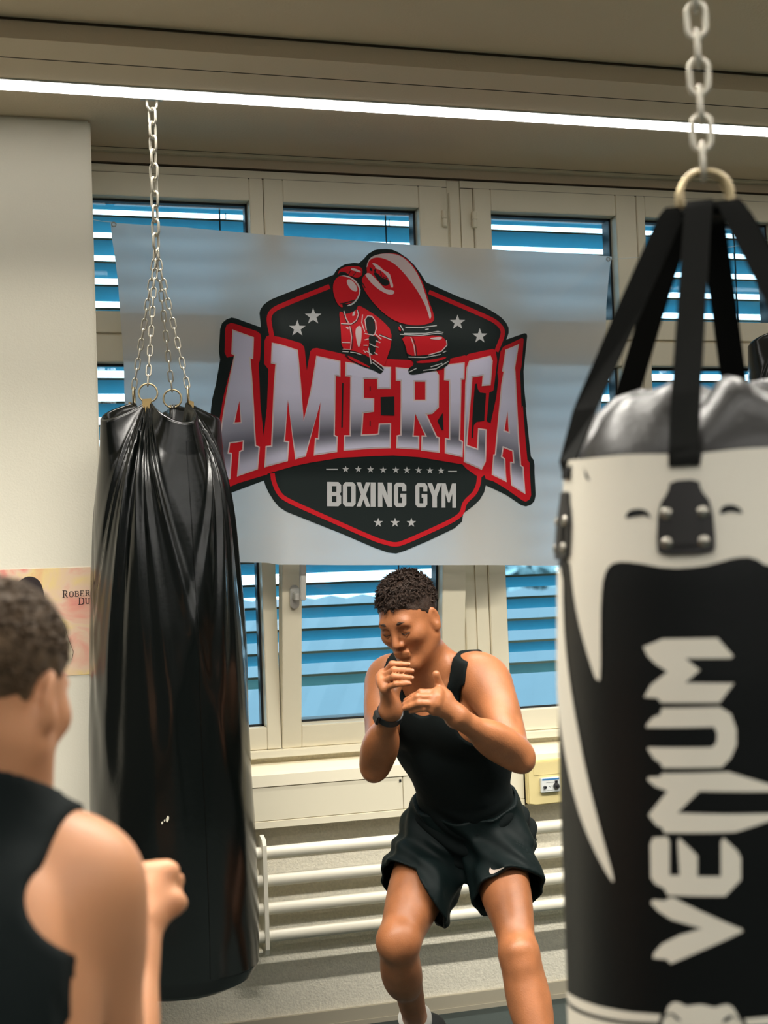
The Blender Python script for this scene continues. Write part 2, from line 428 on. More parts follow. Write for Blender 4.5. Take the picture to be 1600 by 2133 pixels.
dots.box(1.774, 1.800, yb_-0.0124, yb_-0.0119, 0.7005, 0.7012); dots.box(1.776, 1.796, yb_-0.0124, yb_-0.0119, 0.6765, 0.6770)
dots.build('print_mark', MT['black'], pb)
for x, z in ((1.741, 0.758), (1.833, 0.641)): MB().box(x-0.0012, x+0.0012, yb_-0.0022, yb_-0.0014, z-0.004, z+0.004).build('screw_slot', MT['black'], pb)

rd = thing('radiator', 'white tubular radiator of four long pipes low on the wall behind the boxer', 'radiator', (1.9, 4.2, 0.27))
YR = 4.20
for z in (0.561, 0.480, 0.3985, 0.3190):
    MB().tube([(0.70, YR, z), (0.705, YR, z)]+[(x, YR, z) for x in np.linspace(0.9, 4.2, 4)], 0.0185, 20).build('pipe', MT['radiator'], rd, smooth=True, angle=40)
def bracket(x):
    pr = [(YR-0.004, 0.606), (YR+0.012, 0.612), (YR+0.03, 0.606)]
    for z in (0.561, 0.480, 0.3985, 0.3190):
        pr += [(YR+0.045, z+0.022), (YR+0.045, z-0.022), (YR+0.092, z-0.034), (YR+0.092, z-0.046)]
    pr += [(YR+0.03, 0.27), (YR+0.004, 0.264), (YR-0.016, 0.268), (YR-0.026, 0.285), (YR-0.028, 0.44), (YR-0.026, 0.585), (YR-0.018, 0.602)]
    k = len(pr); b = MB(); th = 0.012
    b.add([(x, y, z) for y, z in pr]+[(x+th, y, z) for y, z in pr], [tuple(range(k)), tuple(range(2*k-1, k-1, -1))]+[(i, (i+1) % k, (i+1) % k+k, i+k) for i in range(k)])
    b.build('bracket', MT['radiator'], rd)
    MB().box(x-0.004, x+0.03, YR+0.07, YW-0.001, 0.30, 0.315).build('wall_arm', MT['radiator'], rd)
    MB().box(x-0.004, x+0.03, YR+0.07, YW-0.001, 0.545, 0.56).build('wall_arm', MT['radiator'], rd)
bracket(0.873); bracket(2.6); bracket(3.9)
MB().box(0.82, 0.868, YR-0.012, YR+0.05, 0.272, 0.284).build('valve_stub', MT['radiator'], rd, bevel=0.003)

# ---------------------------------------------------------------- ceiling lamps
def lamp(y, label, z, power, spread, glow, x0=-2.2, x1=5.0):
    t = thing('linear_lamp', label, 'ceiling lamp', ((x0+x1)/2, y, z), 'long strip lamps on the ceiling')
    MB().box(x0, x1, y-0.040, y+0.040, z-0.004, z).build('lamp_housing', MT['white'], t)
    g = MB(); xs = np.linspace(x0+0.005, x1-0.005, 4)
    for a, b in zip(xs[:-1], xs[1:]): g.box(a+0.0008, b-0.0008, y-0.037, y+0.037, z-0.006, z-0.0042)
    g.build('diffuser', emit_mat('lamp_diffuser', (1.0, 0.97, 0.93), glow), t)
    ld = bpy.data.lights.new('strip_light', 'AREA'); ld.shape = 'RECTANGLE'; ld.size = x1-x0; ld.size_y = 0.07
    ld.energy = power; ld.color = LAMP_COL; ld.spread = math.radians(spread)
    lo_ = bpy.data.objects.new('strip_light', ld); COL.objects.link(lo_); lo_.location = (0, 0, -0.012); lo_.parent = t
lamp(3.790, 'long bright strip lamp on the soffit, nearest the window', ZS, *NEAR_LAMP)
lamp(2.42, 'long strip lamp on the ceiling above the photographer, second from the window', ZCEIL, 130.0, 132, 4.0)
lamp(1.1, 'long strip lamp on the ceiling, third from the window', ZCEIL, 4.0, 120, 9.0)
lamp(-0.4, 'long strip lamp on the ceiling, fourth from the window', ZCEIL, *FAR_LAMP)
lamp(-2.0, 'long strip lamp on the ceiling by the back wall', ZCEIL, *FAR_LAMP)

# ---------------------------------------------------------------- outside
MT['ground'] = mat('asphalt', (54, 56, 56), 0.9, bump=(20, 0.3), var=(0.5, 0.1))
MT['roofing'] = mat('ribbed_roof', (62, 78, 84), 0.6, var=(2, 0.05))
MT['facade'] = mat('pale_facade', (120, 130, 134), 0.8)
MT['leaf'] = mat('tree_leaf', (120, 140, 142), 0.8, var=(3, 0.2))
MT['bark'] = mat('tree_bark', (88, 78, 70), 0.9)
MT['pane_dark'] = mat('dark_pane', (40, 70, 86), 0.2)
MT['vanpaint'] = mat('white_van_paint', (214, 220, 222), 0.3)
ZG = -3.2
struct(MB().box(-40, 80, 4.9, 140, ZG-0.2, ZG).build('ground', MT['ground']), 'grey yard outside the window')
def house(name, label, cx, cy, w, d, h, rise, rot, group=None):
    t = thing(name, label, 'building', (cx, cy, ZG), group); t.rotation_euler = (0, 0, rot)
    q = Matrix.LocRotScale(Vector((cx, cy, ZG)), Matrix.Rotation(rot, 3, 'Z').to_quaternion(), None)
    def T(mb): mb.v = [tuple(q @ Vector(p)) for p in mb.v]; return mb
    T(MB().box(-w/2, w/2, -d/2, d/2, 0, h)).build('wall_shell', MT['facade'], t)
    for sgn in (-1, 1):
        o = 0.5; n = int(w/0.5); rb = MB()
        for i in range(n):
            xa = -w/2-o+(w+2*o)*i/n; xb = xa+(w+2*o)/n*0.5; xc = xa+(w+2*o)/n
            zr, ze = h+rise, h-0.15
            ye = sgn*(d/2+o)
            rb.add([(xa,0,zr),(xb,0,zr+0.06),(xc,0,zr),(xa,ye,ze),(xb,ye,ze+0.06),(xc,ye,ze)], [(0,1,4,3),(1,2,5,4)])
        T(rb).build('roof_slope', MT['roofing'], t)
    for x in (-w/2, w/2-0.1):
        g = MB(); g.add([(x,-d/2,h),(x,d/2,h),(x,0,h+rise),(x+0.1,-d/2,h),(x+0.1,d/2,h),(x+0.1,0,h+rise)], [(0,1,2),(3,5,4),(0,2,5,3),(1,4,5,2)])
        T(g).build('gable', MT['facade'], t)
    for i in range(max(2, int(w/3))):
        x = -w/2+1.2+i*3
        if x > w/2-1.4: break
        T(MB().box(x, x+1.3, -d/2-0.06, -d/2+0.02, h-2.0, h-0.7)).build('window', MT['pane_dark'], t)
    return t
house('building', 'low hall with a long ribbed grey roof outside the window behind the boxer', 6.2, 24.5, 8, 8, 2.6, 1.6, -0.45)
house('building', 'pale building far outside, seen between the slats at the left', -3.5, 40, 9, 7, 3.4, 1.4, 0.15)
house('building', 'pale building outside the window right of the post', 31, 56, 10, 8, 3.0, 1.5, 0.1)
vn = thing('van', 'white van parked outside, seen through the slats right of the post', 'van', (16.9, 40.2, ZG))
vb = [(-2.2, 0.45), (2.2, 0.45), (2.25, 1.1), (1.55, 1.25), (1.0, 2.0), (-2.1, 2.05), (-2.25, 1.8)]
MB().prism([(16.9+x, ZG+z) for x, z in vb], 39.3, 41.1).build('body_shell', MT['vanpaint'], vn, bevel=0.06)
MB().prism([(16.9+x, ZG+z) for x, z in ((0.35, 1.25), (1.4, 1.25), (0.95, 1.85), (0.35, 1.85))], 39.27, 39.33).build('side_window', MT['pane_dark'], vn)
for x in (-1.4, 1.4): MB().lathe([(0.36, -0.1), (0.38, -0.05), (0.38, 0.12), (0.3, 0.14)], (16.9+x, 39.36, ZG+0.38), 20, axis='y').build('wheel', MT['black'], vn)
tr = thing('tree', 'round bushy tree outside, behind the slats right of the post', 'tree', (12.4, 29.5, ZG))
MB().tube([(12.4, 29.5, ZG), (12.4, 29.5, ZG+2.6)], [0.16, 0.1], 10).build('trunk', MT['bark'], tr)
cr = MB()
for i in range(900):
    v = RNG.normal(size=3); v /= np.linalg.norm(v); p = np.array([12.4, 29.5, ZG+3.6])+v*np.array([1.5, 1.5, 1.2])*(0.55+0.45*RNG.random())
    a = RNG.normal(size=3)*0.16; b = RNG.normal(size=3)*0.16
    cr.add([p-a, p+b, p+a, p-b], [(0, 1, 2, 3)])
co = cr.build('crown', MT['leaf'], tr)
# ---------------------------------------------------------------- banner
def sstep(x, a, b):
    t = np.clip((x-a)/(b-a), 0, 1); return t*t*(3-2*t)
def ban_y(x, z):
    """depth of the hanging cloth: pinned at the top corners, pushed out by the tilted sash"""
    bul = sstep(x, 0.78, 0.97)*(1-sstep(x, 1.57, 1.86))*(1-sstep(z, 2.05, 2.42))*(0.72+0.28*sstep(z, 1.6, 2.05))
    y = 4.245-0.168*bul
    d1 = (x-0.50)*0.55+(z-2.42)*0.83          # pull lines running down from the two top corners
    s1 = np.hypot(x-0.50, z-2.42)
    y -= 0.007*np.exp(-(d1/(0.018+0.06*s1))**2)*np.exp(-s1/0.5)
    d2 = (x-2.10)*-0.60+(z-2.37)*0.80
    s2 = np.hypot(x-2.10, z-2.37)
    y -= 0.010*np.exp(-(d2/(0.014+0.07*s2))**2)*np.exp(-s2/0.45)
    y += 0.002*np.exp(-((z-1.668)/0.03)**2)-0.002*np.exp(-((z-1.72)/0.03)**2)
    y += 0.0025*np.sin(x*7+z*3)*np.sin(z*5+1)
    return y
def ban_px(px, py):
    Y = 4.2
    for _ in range(8):
        p = on_y(px, py, Y); Y = float(ban_y(p[0], p[2]))
    return p[0], p[2]
bn = thing('banner', 'white banner with a red and black boxing gym emblem strung across the window', 'banner', (1.3, 4.245, 1.39))
MT['banner'] = cloth_mat('banner_cloth', (236, 236, 236), 0.62)
Lp = [(230,463),(233.5,498),(239,533),(245,580),(249.5,640),(254,700),(258,765),(260,860),(261,1000),(262,1172)]
Rp = [(1275,535),(1268,580),(1263,640),(1262,700),(1258,780),(1252,850),(1246,960),(1244,1060),(1244,1120),(1244,1180)]
Tp = [(230,463),(380,473),(545,488),(700,498),(872,511),(1022,519),(1160,526),(1240,531),(1275,535)]
Bp = [(262,1172),(400,1170),(490,1171),(556,1172),(578,1176),(700,1177),(900,1177),(1040,1177),(1165,1178),(1244,1180)]
def resample(pts, n):
    q = np.array([ban_px(*p) for p in pts]); s = np.concatenate([[0], np.cumsum(np.hypot(*np.diff(q, axis=0).T))]); s /= s[-1]
    u = np.linspace(0, 1, n); return np.stack([np.interp(u, s, q[:, 0]), np.interp(u, s, q[:, 1])], 1)
NU, NV = 180, 120
l_, r_, t_, b_ = resample(Lp, NV), resample(Rp, NV), resample(Tp, NU), resample(Bp, NU)
u = np.linspace(0, 1, NU)[None, :, None]; v = np.linspace(0, 1, NV)[:, None, None]
G = (1-u)*l_[:, None]+u*r_[:, None]+(1-v)*t_[None]+v*b_[None]-((1-u)*(1-v)*t_[0]+u*(1-v)*t_[-1]+(1-u)*v*b_[0]+u*v*b_[-1])
G = G.reshape(-1, 2); gy = ban_y(G[:, 0], G[:, 1])
cb = MB(); cb.add(np.stack([G[:, 0], gy, G[:, 1]], 1), [(i*NU+j, i*NU+j+1, (i+1)*NU+j+1, (i+1)*NU+j) for i in range(NV-1) for j in range(NU-1)])
cb.build('cloth', MT['banner'], bn, smooth=True)

UC = np.arange(0.4, 2.3, 0.0105); VC = np.arange(1.35, 2.5, 0.0105)
def ban_print(name, rgb, polys, layer, trans=0.10, attr=None, label=None, vc=None):
    """polys in photo pixels -> print lying on the cloth"""
    P = [[[ban_px(*p) for p in rg] for rg in (po if isinstance(po[0][0], (list, tuple)) else [po])] for po in polys]
    vv, ff = fill2d(P, UC, VC if vc is None else vc)
    y = ban_y(vv[:, 0], vv[:, 1])-0.0004-0.00045*layer
    mb = MB(); mb.add(np.stack([vv[:, 0], y, vv[:, 1]], 1), ff)
    o = mb.build(name, MT[rgb] if rgb in MT else cloth_mat(name+'_ink', rgb, trans, attr), bn, smooth=True)
    me = o.data   # all print faces look into the room
    if label: o['label'] = label
    return o, vv
def Q(ox, oy, s):
    return lambda pts: [(ox+a/s, oy+b/s) for a, b in pts]
q1, q2, q3, q4 = Q(430, 500, 4.571), Q(780, 500, 4.571), Q(430, 800, 4.571), Q(780, 800, 4.571)
gz = Q(660, 500, 5.333)
MT['ink_black'] = cloth_mat('black_ink', (14, 26, 25), 0.06)
MT['ink_red'] = cloth_mat('red_ink', (206, 20, 34), 0.2)
MT['ink_white'] = cloth_mat('white_ink', (236, 236, 236), 0.5)

outline = (q1([(90,1372),(130,1140),(118,1060),(130,850),(148,792),(188,757),(240,738),(285,747),(518,832),(505,700),(512,665),(540,622),(580,588),(625,562),(1208,332),(1248,272),(1318,232),(1400,218),(1450,222),(1496,182),(1540,132),(1598,97)])
 + q2([(40,88),(110,85),(170,92),(230,118),(310,172),(380,240),(440,320),(490,402),(800,540),(1140,690),(1205,735),(1252,785),(1277,835),(1278,885),(1256,948),(1425,888),(1446,890),(1455,912),(1420,1250),(1425,1400),(1445,1600)])
 + q4([(1440,220),(1462,430),(1490,690),(1515,722),(1524,770),(1535,1060),(1522,1115),(1490,1150),(1440,1165),(1395,1152),(1260,1060),(1190,1025),(1060,965),(1045,1030),(1000,1105),(930,1170),(845,1232),(835,1300),(830,1312),(760,1375),(520,1490),(290,1588),(205,1614),(130,1605),(0,1560)])
 + q3([(1300,1430),(760,1215),(690,1170),(640,1110),(590,1030),(560,965),(548,920),(330,1000),(180,1057),(90,1085),(55,1060),(40,1020),(30,900),(40,260),(55,140)]))
ban_print('emblem_outline', 'ink_black', [outline], 1, label='black outline of the emblem')
ring_u = stroke(smooth_poly(q1([(1172,442),(720,622),(630,668),(592,730),(600,810),(622,915)]), 2, False), 10.0)
ring_r = stroke(smooth_poly(q2([(518,495),(1080,738),(1165,785),(1222,850),(1222,910),(1160,1062)]), 2, False), 9.0)
ring_l = stroke(smooth_poly(q3([(628,850),(640,935),(690,1045),(760,1105),(1200,1300),(1600,1478)])+q4([(110,1512),(200,1532),(285,1508),(560,1385),(765,1288),(838,1225),(850,1145),(890,1095),(950,1045),(990,960),(997,878)]), 2, False), 9.4)
redA = q1([(178,850),(192,808),(235,789),(290,803),(478,868),(512,893),(520,930),(510,1140),(497,1180),(513,1565)])+q3([(545,495),(580,860),(300,945),(170,1003),(90,1020),(70,985),(95,540),(160,130)])+q1([(262,1105),(195,1120),(172,1070)])
redM = (q1([(553,960),(570,920),(610,903),(645,915),(900,983),(930,1018),(937,1060),(955,1245),(988,1060),(1010,1035),(1050,1028),(1300,1085),(1600,1140)])
  + q2([(100,1133),(370,1145),(720,1130),(862,1098),(873,1106),(895,1086),(1125,1038),(1152,1050),(1168,1150),(1150,1300),(1132,1440),(1110,1600)])
  + q4([(1105,370),(1080,600),(1058,860),(1015,887),(980,880),(868,800),(838,765),(430,697),(180,680),(0,686)]) + q3([(1280,702),(990,748),(830,782),(600,848),(560,860),(545,500),(575,228)]) + q1([(590,1232),(548,1178)]))
redA2 = q2([(1200,1062),(1225,1018),(1405,932),(1420,945),(1400,1200),(1385,1260),(1400,1600)])+q4([(1412,205),(1455,720),(1478,752),(1491,1060),(1476,1100),(1440,1120),(1408,1108),(1260,1003),(1130,925),(1060,905),(1045,860),(1100,400),(1160,120)])+q2([(1180,1330),(1170,1262),(1185,1150)])
ban_print('emblem_border', 'ink_red', [ring_u, ring_r, ring_l, redA, redM, redA2], 2, label='red border of the emblem')
holes = [q3([(1291,-10),(1305,-10),(1297,415),(1283,415)]), q3([(1553,22),(1562,22),(1562,66),(1553,66)]), q3([(1553,348),(1562,348),(1562,402),(1553,402)]),
 q4([(57,124),(188,119),(190,302),(60,298)]), q4([(597,352),(650,272),(657,440),(640,440)]),
 q2([(955,1372),(975,1366),(983,1420),(1005,1452),(1062,1460)])+q4([(1045,350),(970,362),(945,395),(936,514),(922,512),(935,240)]),
 q4([(1092,80),(1128,66),(1145,30),(1170,-60),(1160,40),(1105,375),(1068,355)])]
for h_ in holes: ban_print('emblem_gap', 'ink_black', [h_], 3)

LT = {  # q3 units (second half of the word is shifted by 1600)
 'A': [[(245,-521),(452,-446),(445,-236),(420,-241),(440,0),(472,582),(508,597),(490,812),(290,882),(310,640),(340,624),(345,548),(226,566),(214,652),(244,656),(228,905),(165,935),(85,960),(118,545),(165,230),(205,0),(262,-271),(235,-286)], [(313,160),(325,362),(268,366)]],
 'M': [[(620,-395),(870,-325),(905,60),(925,350),(990,60),(1045,-270),(1275,-220),(1275,-70),(1230,-75),(1222,485),(1250,500),(1245,648),(1020,682),(1033,512),(1062,515),(1085,175),(945,690),(845,718),(775,150),(748,540),(788,545),(775,735),(550,795),(562,590),(615,585),(640,0),(655,-185),(612,-195)]],
 'E': [[(1322,-211),(1600,-170),(1758,-163),(1755,48),(1625,48),(1622,-46),(1500,-46),(1500,132),(1597,137),(1594,265),(1495,280),(1482,480),(1600,475),(1632,470),(1640,375),(1758,372),(1755,612),(1600,615),(1305,635),(1310,487),(1362,487),(1368,-70),(1320,-72)]],
 'R': [[(1800,-161),(2190,-125),(2215,-85),(2212,225),(2150,285),(2098,292),(2195,500),(2222,508),(2222,655),(2042,635),(2047,490),(2080,490),(1985,280),(1972,490),(2025,492),(2025,625),(1805,612),(1810,490),(1845,480),(1848,-26),(1802,-31)], [(1982,-21),(2082,-21),(2082,150),(1982,150)]],
 'I': [[(2265,-186),(2458,-206),(2455,-41),(2427,-41),(2415,530),(2442,545),(2438,698),(2268,660),(2270,512),(2308,520),(2308,-31),(2260,-36)]],
 'C': [[(2475,-156),(2500,-221),(2705,-271),(2725,-221),(2705,14),(2620,21),(2628,-76),(2532,-61),(2482,580),(2575,612),(2585,420),(2668,432),(2660,740),(2620,818),(2448,742),(2462,0)]],
 'a': [[(2845,-326),(2975,-381),(2938,-151),(2942,-120),(2960,230),(2985,640),(2995,770),(3020,790),(3037,1050),(2900,965),(2890,740),(2917,742),(2910,640),(2828,608),(2815,690),(2845,712),(2858,935),(2715,865),(2730,670),(2745,668),(2805,0),(2827,-116),(2813,-121)], [(2865,260),(2876,455),(2838,440)]],
}
def inset(poly, d):
    P = np.array(poly); n = len(P)
    area = 0.5*np.sum(P[:, 0]*np.roll(P[:, 1], -1)-np.roll(P[:, 0], -1)*P[:, 1]); sg = 1 if area > 0 else -1
    out = []
    for i in range(n):
        a, b, c = P[i-1], P[i], P[(i+1) % n]
        e1 = (b-a)/np.linalg.norm(b-a); e2 = (c-b)/np.linalg.norm(c-b)
        n1 = sg*np.array([-e1[1], e1[0]]); n2 = sg*np.array([-e2[1], e2[0]])
        m = n1+n2; k = max(1+np.dot(n1, n2), 0.55); out.append(tuple(b+m*d/k))
    return out
letters = [[q3(r) for r in rs] for rs in LT.values()]
ban_print('lettering', 'ink_white', letters, 3, label='white letters reading AMERICA')
shade = [[q3(inset(r, 13 if i == 0 else -13)) for i, r in enumerate(rs)] for rs in LT.values()]
topc = np.array(q3([(245,-521),(452,-446),(620,-395),(870,-325),(1275,-220),(1758,-165),(2190,-160),(2460,-206),(2705,-271),(2975,-381)]))
botc = np.array(q3([(165,935),(490,812),(775,735),(1245,648),(1600,615),(1805,612),(2222,655),(2438,698),(2620,790),(3037,1050)]))
def px_of(x, z):
    p = np.stack([x, ban_y(x, z), z], 1)-CP; w = p@FW
    return CX+F*(p@CR)/w, CY-F*(p@CU)/w
go, gv = ban_print('lettering_shade', (200, 200, 206), shade, 4, 0.4, attr='tone', label='silver fade inside the letters', vc=np.arange(1.40, 2.45, 0.008))
vc = np.array([v_.co for v_ in go.data.vertices]); gx, gy_ = px_of(vc[:, 0], vc[:, 2])
tt = (gy_-np.interp(gx, topc[:, 0], topc[:, 1]))/(np.interp(gx, botc[:, 0], botc[:, 1])-np.interp(gx, topc[:, 0], topc[:, 1]))
tone = np.interp(tt, [0, 0.40, 0.55, 0.68, 0.79, 0.84, 0.93, 1.0], [236, 234, 214, 168, 108, 136, 214, 234])
tl_ = np.stack([lin((a*0.985, a*0.985, min(255, a*1.06+4))) for a in tone])
ca = go.data.color_attributes.new('tone', 'FLOAT_COLOR', 'POINT')
ca.data.foreach_set('color', np.concatenate([tl_, np.ones((len(tl_), 1))], 1).ravel().astype(np.float32))

stars = [star(*q1([(1015,728)])[0], 18), star(*q1([(865,843)])[0], 18), star(*q2([(790,785)])[0], 16.5), star(*q2([(1002,915)])[0], 16.5)]
for c in q3([(1325,812),(1445,812),(1562,814)])+q4([(82,819),(202,819),(307,821),(418,822),(527,824),(633,826)]): stars.append(star(c[0], c[1], 7.6))
for c in q4([(35,1320),(195,1320),(350,1320)]): stars.append(star(c[0], c[1], 10.2))
for s_ in stars: ban_print('star', 'ink_white', [s_], 3)
ban_print('rule_line', 'ink_white', [stroke(q3([(1140,813),(1250,813)]), 2.4)], 3)
ban_print('rule_line', 'ink_white', [stroke(q4([(700,832),(783,832)]), 2.2)], 3)
def block(ch):
    c = 0.2; t = 0.34; k = 0.12
    if ch == 'B': return [[(0,0),(1-c,0),(1,k),(1,0.40),(0.9,0.49),(1,0.58),(1,1-k),(1-c,1),(0,1)], [(t,0.17),(t,0.41),(1-t,0.41),(1-t,0.17)], [(t,0.58),(t,0.83),(1-t,0.83),(1-t,0.58)]]
    if ch == 'O': return [[(c,0),(1-c,0),(1,k),(1,1-k),(1-c,1),(c,1),(0,1-k),(0,k)], [(t,0.17),(t,0.83),(1-t,0.83),(1-t,0.17)]]
    if ch == 'X': return [[(0,0),(0.32,0),(0.5,0.30),(0.68,0),(1,0),(0.68,0.5),(1,1),(0.68,1),(0.5,0.70),(0.32,1),(0,1),(0.32,0.5)]]
    if ch == 'I': return [[(0,0),(1,0),(1,1),(0,1)]]
    if ch == 'N': return [[(0,0),(0.34,0),(0.68,0.52),(0.68,0),(1,0),(1,1),(0.68,1),(0.32,0.48),(0.32,1),(0,1)]]
    if ch == 'G': return [[(c,0),(1-c,0),(1,k),(1,0.34),(1-t,0.34),(1-t,0.17),(t,0.17),(t,0.83),(1-t,0.83),(1-t,0.60),(0.52,0.60),(0.52,0.45),(1,0.45),(1,1-k),(1-c,1),(c,1),(0,1-k),(0,k)]]
    if ch == 'Y': return [[(0,0),(0.32,0),(0.5,0.30),(0.68,0),(1,0),(0.66,0.55),(0.66,1),(0.34,1),(0.34,0.55)]]
    if ch == 'M': return [[(0,0),(0.28,0),(0.5,0.45),(0.72,0),(1,0),(1,1),(0.74,1),(0.74,0.42),(0.56,0.78),(0.44,0.78),(0.26,0.42),(0.26,1),(0,1)]]
for ch, a, b in zip('BOXINGGYM', (1148,1298,1428,1562,1632,1785,1988,2103,2238), (1282,1420,1560,1610,1766,1902,2102,2240,2376)):
    def cell(p, a=a, b=b):
        X = a+(b-a)*p[0]; return q3([(X, 932+0.012*(X-1150)+p[1]*232)])[0]
    ban_print('small_letter', 'ink_white', [[[cell(p) for p in rg] for rg in block(ch)]], 3)

# the pair of gloves printed over the emblem
S = lambda pts, it=2: smooth_poly(gz(pts), it)
gl_black = [S([(910,925),(1330,935),(1400,1015),(1450,1100),(1485,1290),(1470,1380),(1380,1440),(1200,1472),(1080,1500),(1020,1492),(1010,1430),(1075,1390),(1065,1340),(1000,1300),(960,1100)],1),
            S([(285,1262),(480,1260),(620,1325),(748,1425),(722,1480),(690,1487),(640,1452),(480,1400),(380,1340)],1)]
ban_print('glove_cuff', 'ink_black', gl_black, 5)  # black cuffs of the printed gloves, overlapping the letter tops
gl_red = [S([(548,330),(560,260),(600,200),(660,165),(740,150),(830,145),(920,165),(1000,215),(1080,300),(1150,420),(1200,540),(1240,680),(1290,800),(1305,900),(1240,930),(1150,950),(1040,948),(900,915),(780,850),(660,740),(570,630),(510,530),(492,450),(520,395),(560,365)]),
  S([(228,372),(260,320),(330,295),(420,290),(480,300),(507,330),(500,400),(440,425),(380,400),(300,385),(240,398)]),
  S([(175,560),(180,480),(215,420),(280,392),(360,402),(430,450),(478,530),(470,600),(440,660),(400,692),(330,717),(275,705),(290,758),(240,732),(200,660)]),
  S([(242,795),(280,800),(330,830),(440,780),(455,725),(510,750),(640,830),(740,910),(828,1010),(822,1180),(770,1330),(738,1422),(640,1360),(560,1290),(480,1258),(380,1222),(272,1222),(262,950)],1),
  S([(932,1072),(1100,1075),(1350,1058),(1412,1090),(1442,1150),(1420,1210),(1340,1255),(1200,1282),(1005,1288),(985,1180)],1),
  S([(1100,1347),(1300,1327),(1440,1295),(1425,1320),(1300,1362),(1110,1372)],1), S([(905,950),(935,1000),(930,1018),(905,1000)],1),
  S([(330,1275),(480,1350),(590,1410),(580,1420),(450,1370),(360,1320)],1)]
ban_print('glove_red', 'ink_red', gl_red, 6, label='red boxing gloves in the emblem')
gl_white = [S([(600,190),(680,160),(780,150),(900,165),(990,220),(1080,320),(1150,450),(1200,600),(1250,760),(1272,850),(1250,888),(1235,830),(1200,720),(1110,560),(1000,410),(890,290),(800,230),(700,195),(620,200),(570,240),(558,300),(546,312),(560,240)]),
  S([(528,385),(570,363),(620,400),(700,490),(760,555),(850,558),(860,590),(830,614),(770,602),(680,552),(600,480),(555,420)]),
  S([(605,265),(640,257),(700,300),(740,340),(805,370),(822,430),(852,525),(820,535),(798,440),(760,385),(700,335),(650,320),(640,290)],1),
  S([(375,315),(420,318),(488,350),(480,368),(420,347),(380,337)],1),
  smooth_poly(gz(ellipse(388,507,38,82,-38)),1),
  S([(240,402),(320,390),(420,438),(484,530),(478,610),(440,682),(390,727),(333,740),(333,728),(400,700),(455,630),(470,560),(440,490),(380,430),(300,405)],1),
  S([(430,980),(470,948),(497,980),(490,1130),(462,1207),(440,1140),(424,1040)],1),
  S([(1225,1095),(1380,1073),(1388,1100),(1340,1114)],1), S([(310,970),(350,965),(350,1000)],1), S([(400,800),(425,785),(420,840),(385,850)],1)]
for p_ in ([(265,930),(380,935),(435,895),(458,830),(445,780)],[(298,790),(320,870),(348,920)],[(362,960),(382,1080),(370,1218),(283,1215)],[(278,1140),(366,1142)],[(280,1240),(350,1245)],[(368,1248),(430,1255),(492,1277)],
           [(615,1328),(745,1417)],[(615,1360),(730,1452)],[(690,1058),(828,1112)],[(980,975),(1150,975),(1328,952)],[(962,1040),(1200,1040),(1340,1018),(1402,1030)],[(920,1050),(1150,1062),(1340,1037),(1392,1046)],
           [(1040,1080),(1075,1180),(1090,1286)],[(1012,1303),(1200,1307),(1372,1273)],[(1435,1115),(1442,1170),(1380,1238),(1235,1280)],[(1178,1450),(1320,1432),(1457,1350)],[(1260,1412),(1390,1372)],[(1018,1470),(1102,1428)],[(920,945),(960,1010)],
           [(505,830),(495,920),(528,1020)],[(545,1000),(530,890),(560,845),(610,850),(650,910),(655,990),(640,1050)],[(528,1040),(620,1060),(640,1050)],[(528,1112),(572,1100)],[(515,1172),(560,1172)],[(515,1225),(540,1255)],
           [(650,1050),(712,1105)],[(650,1120),(702,1142)],[(640,1180),(682,1195)],[(632,1250),(672,1277)],[(580,1150),(640,1185)],[(545,1235),(610,1278)],[(1200,998),(1238,990)],[(1395,1255),(1432,1235)],[(600,1380),(570,1200)]):
    gl_white.append(stroke(gz(p_), 2.1))
gl_blk2 = [S([(620,365),(660,360),(720,422),(780,440),(815,480),(770,515),(720,502),(660,430)],1), S([(580,300),(600,310),(620,345),(590,350)],1), S([(640,320),(655,330),(650,365),(630,350)],1),
  S([(530,880),(560,845),(600,850),(640,900),(648,1000),(635,1045),(600,1062),(560,1040),(545,960)],1), S([(570,1060),(640,1060),(690,1105),(650,1150),(650,1210),(640,1290),(560,1240),(580,1160)],1),
  S([(232,375),(270,352),(330,365),(350,395),(300,388),(240,400)],1), stroke(gz([(440,345),(400,400)]), 1.6), stroke(gz([(370,345),(345,392)]), 1.6), stroke(gz([(490,460),(515,500),(535,535)]), 2.0),
  stroke(gz([(255,712),(300,705),(420,672)]), 2.6), stroke(gz([(770,430),(730,410)]),1.5), stroke(gz([(800,400),(760,440)]),1.5), stroke(gz([(700,350),(720,410)]),1.5), stroke(gz([(470,1150),(470,1150.5)]),1),
  stroke(gz([(390,940),(440,905),(470,840),(455,775)]),1.6), stroke(gz([(285,790),(330,920)]),1.8), stroke(gz([(275,940),(380,948)]),1.6), stroke(gz([(375,960),(395,1080),(385,1215)]),1.5), stroke(gz([(690,1048),(820,1098)]),1.5), stroke(gz([(1062,1080),(1095,1180),(1105,1285)]),1.5)]
ban_print('glove_lacing', 'ink_black', gl_blk2, 7)
ban_print('glove_highlight', 'ink_white', gl_white, 8)
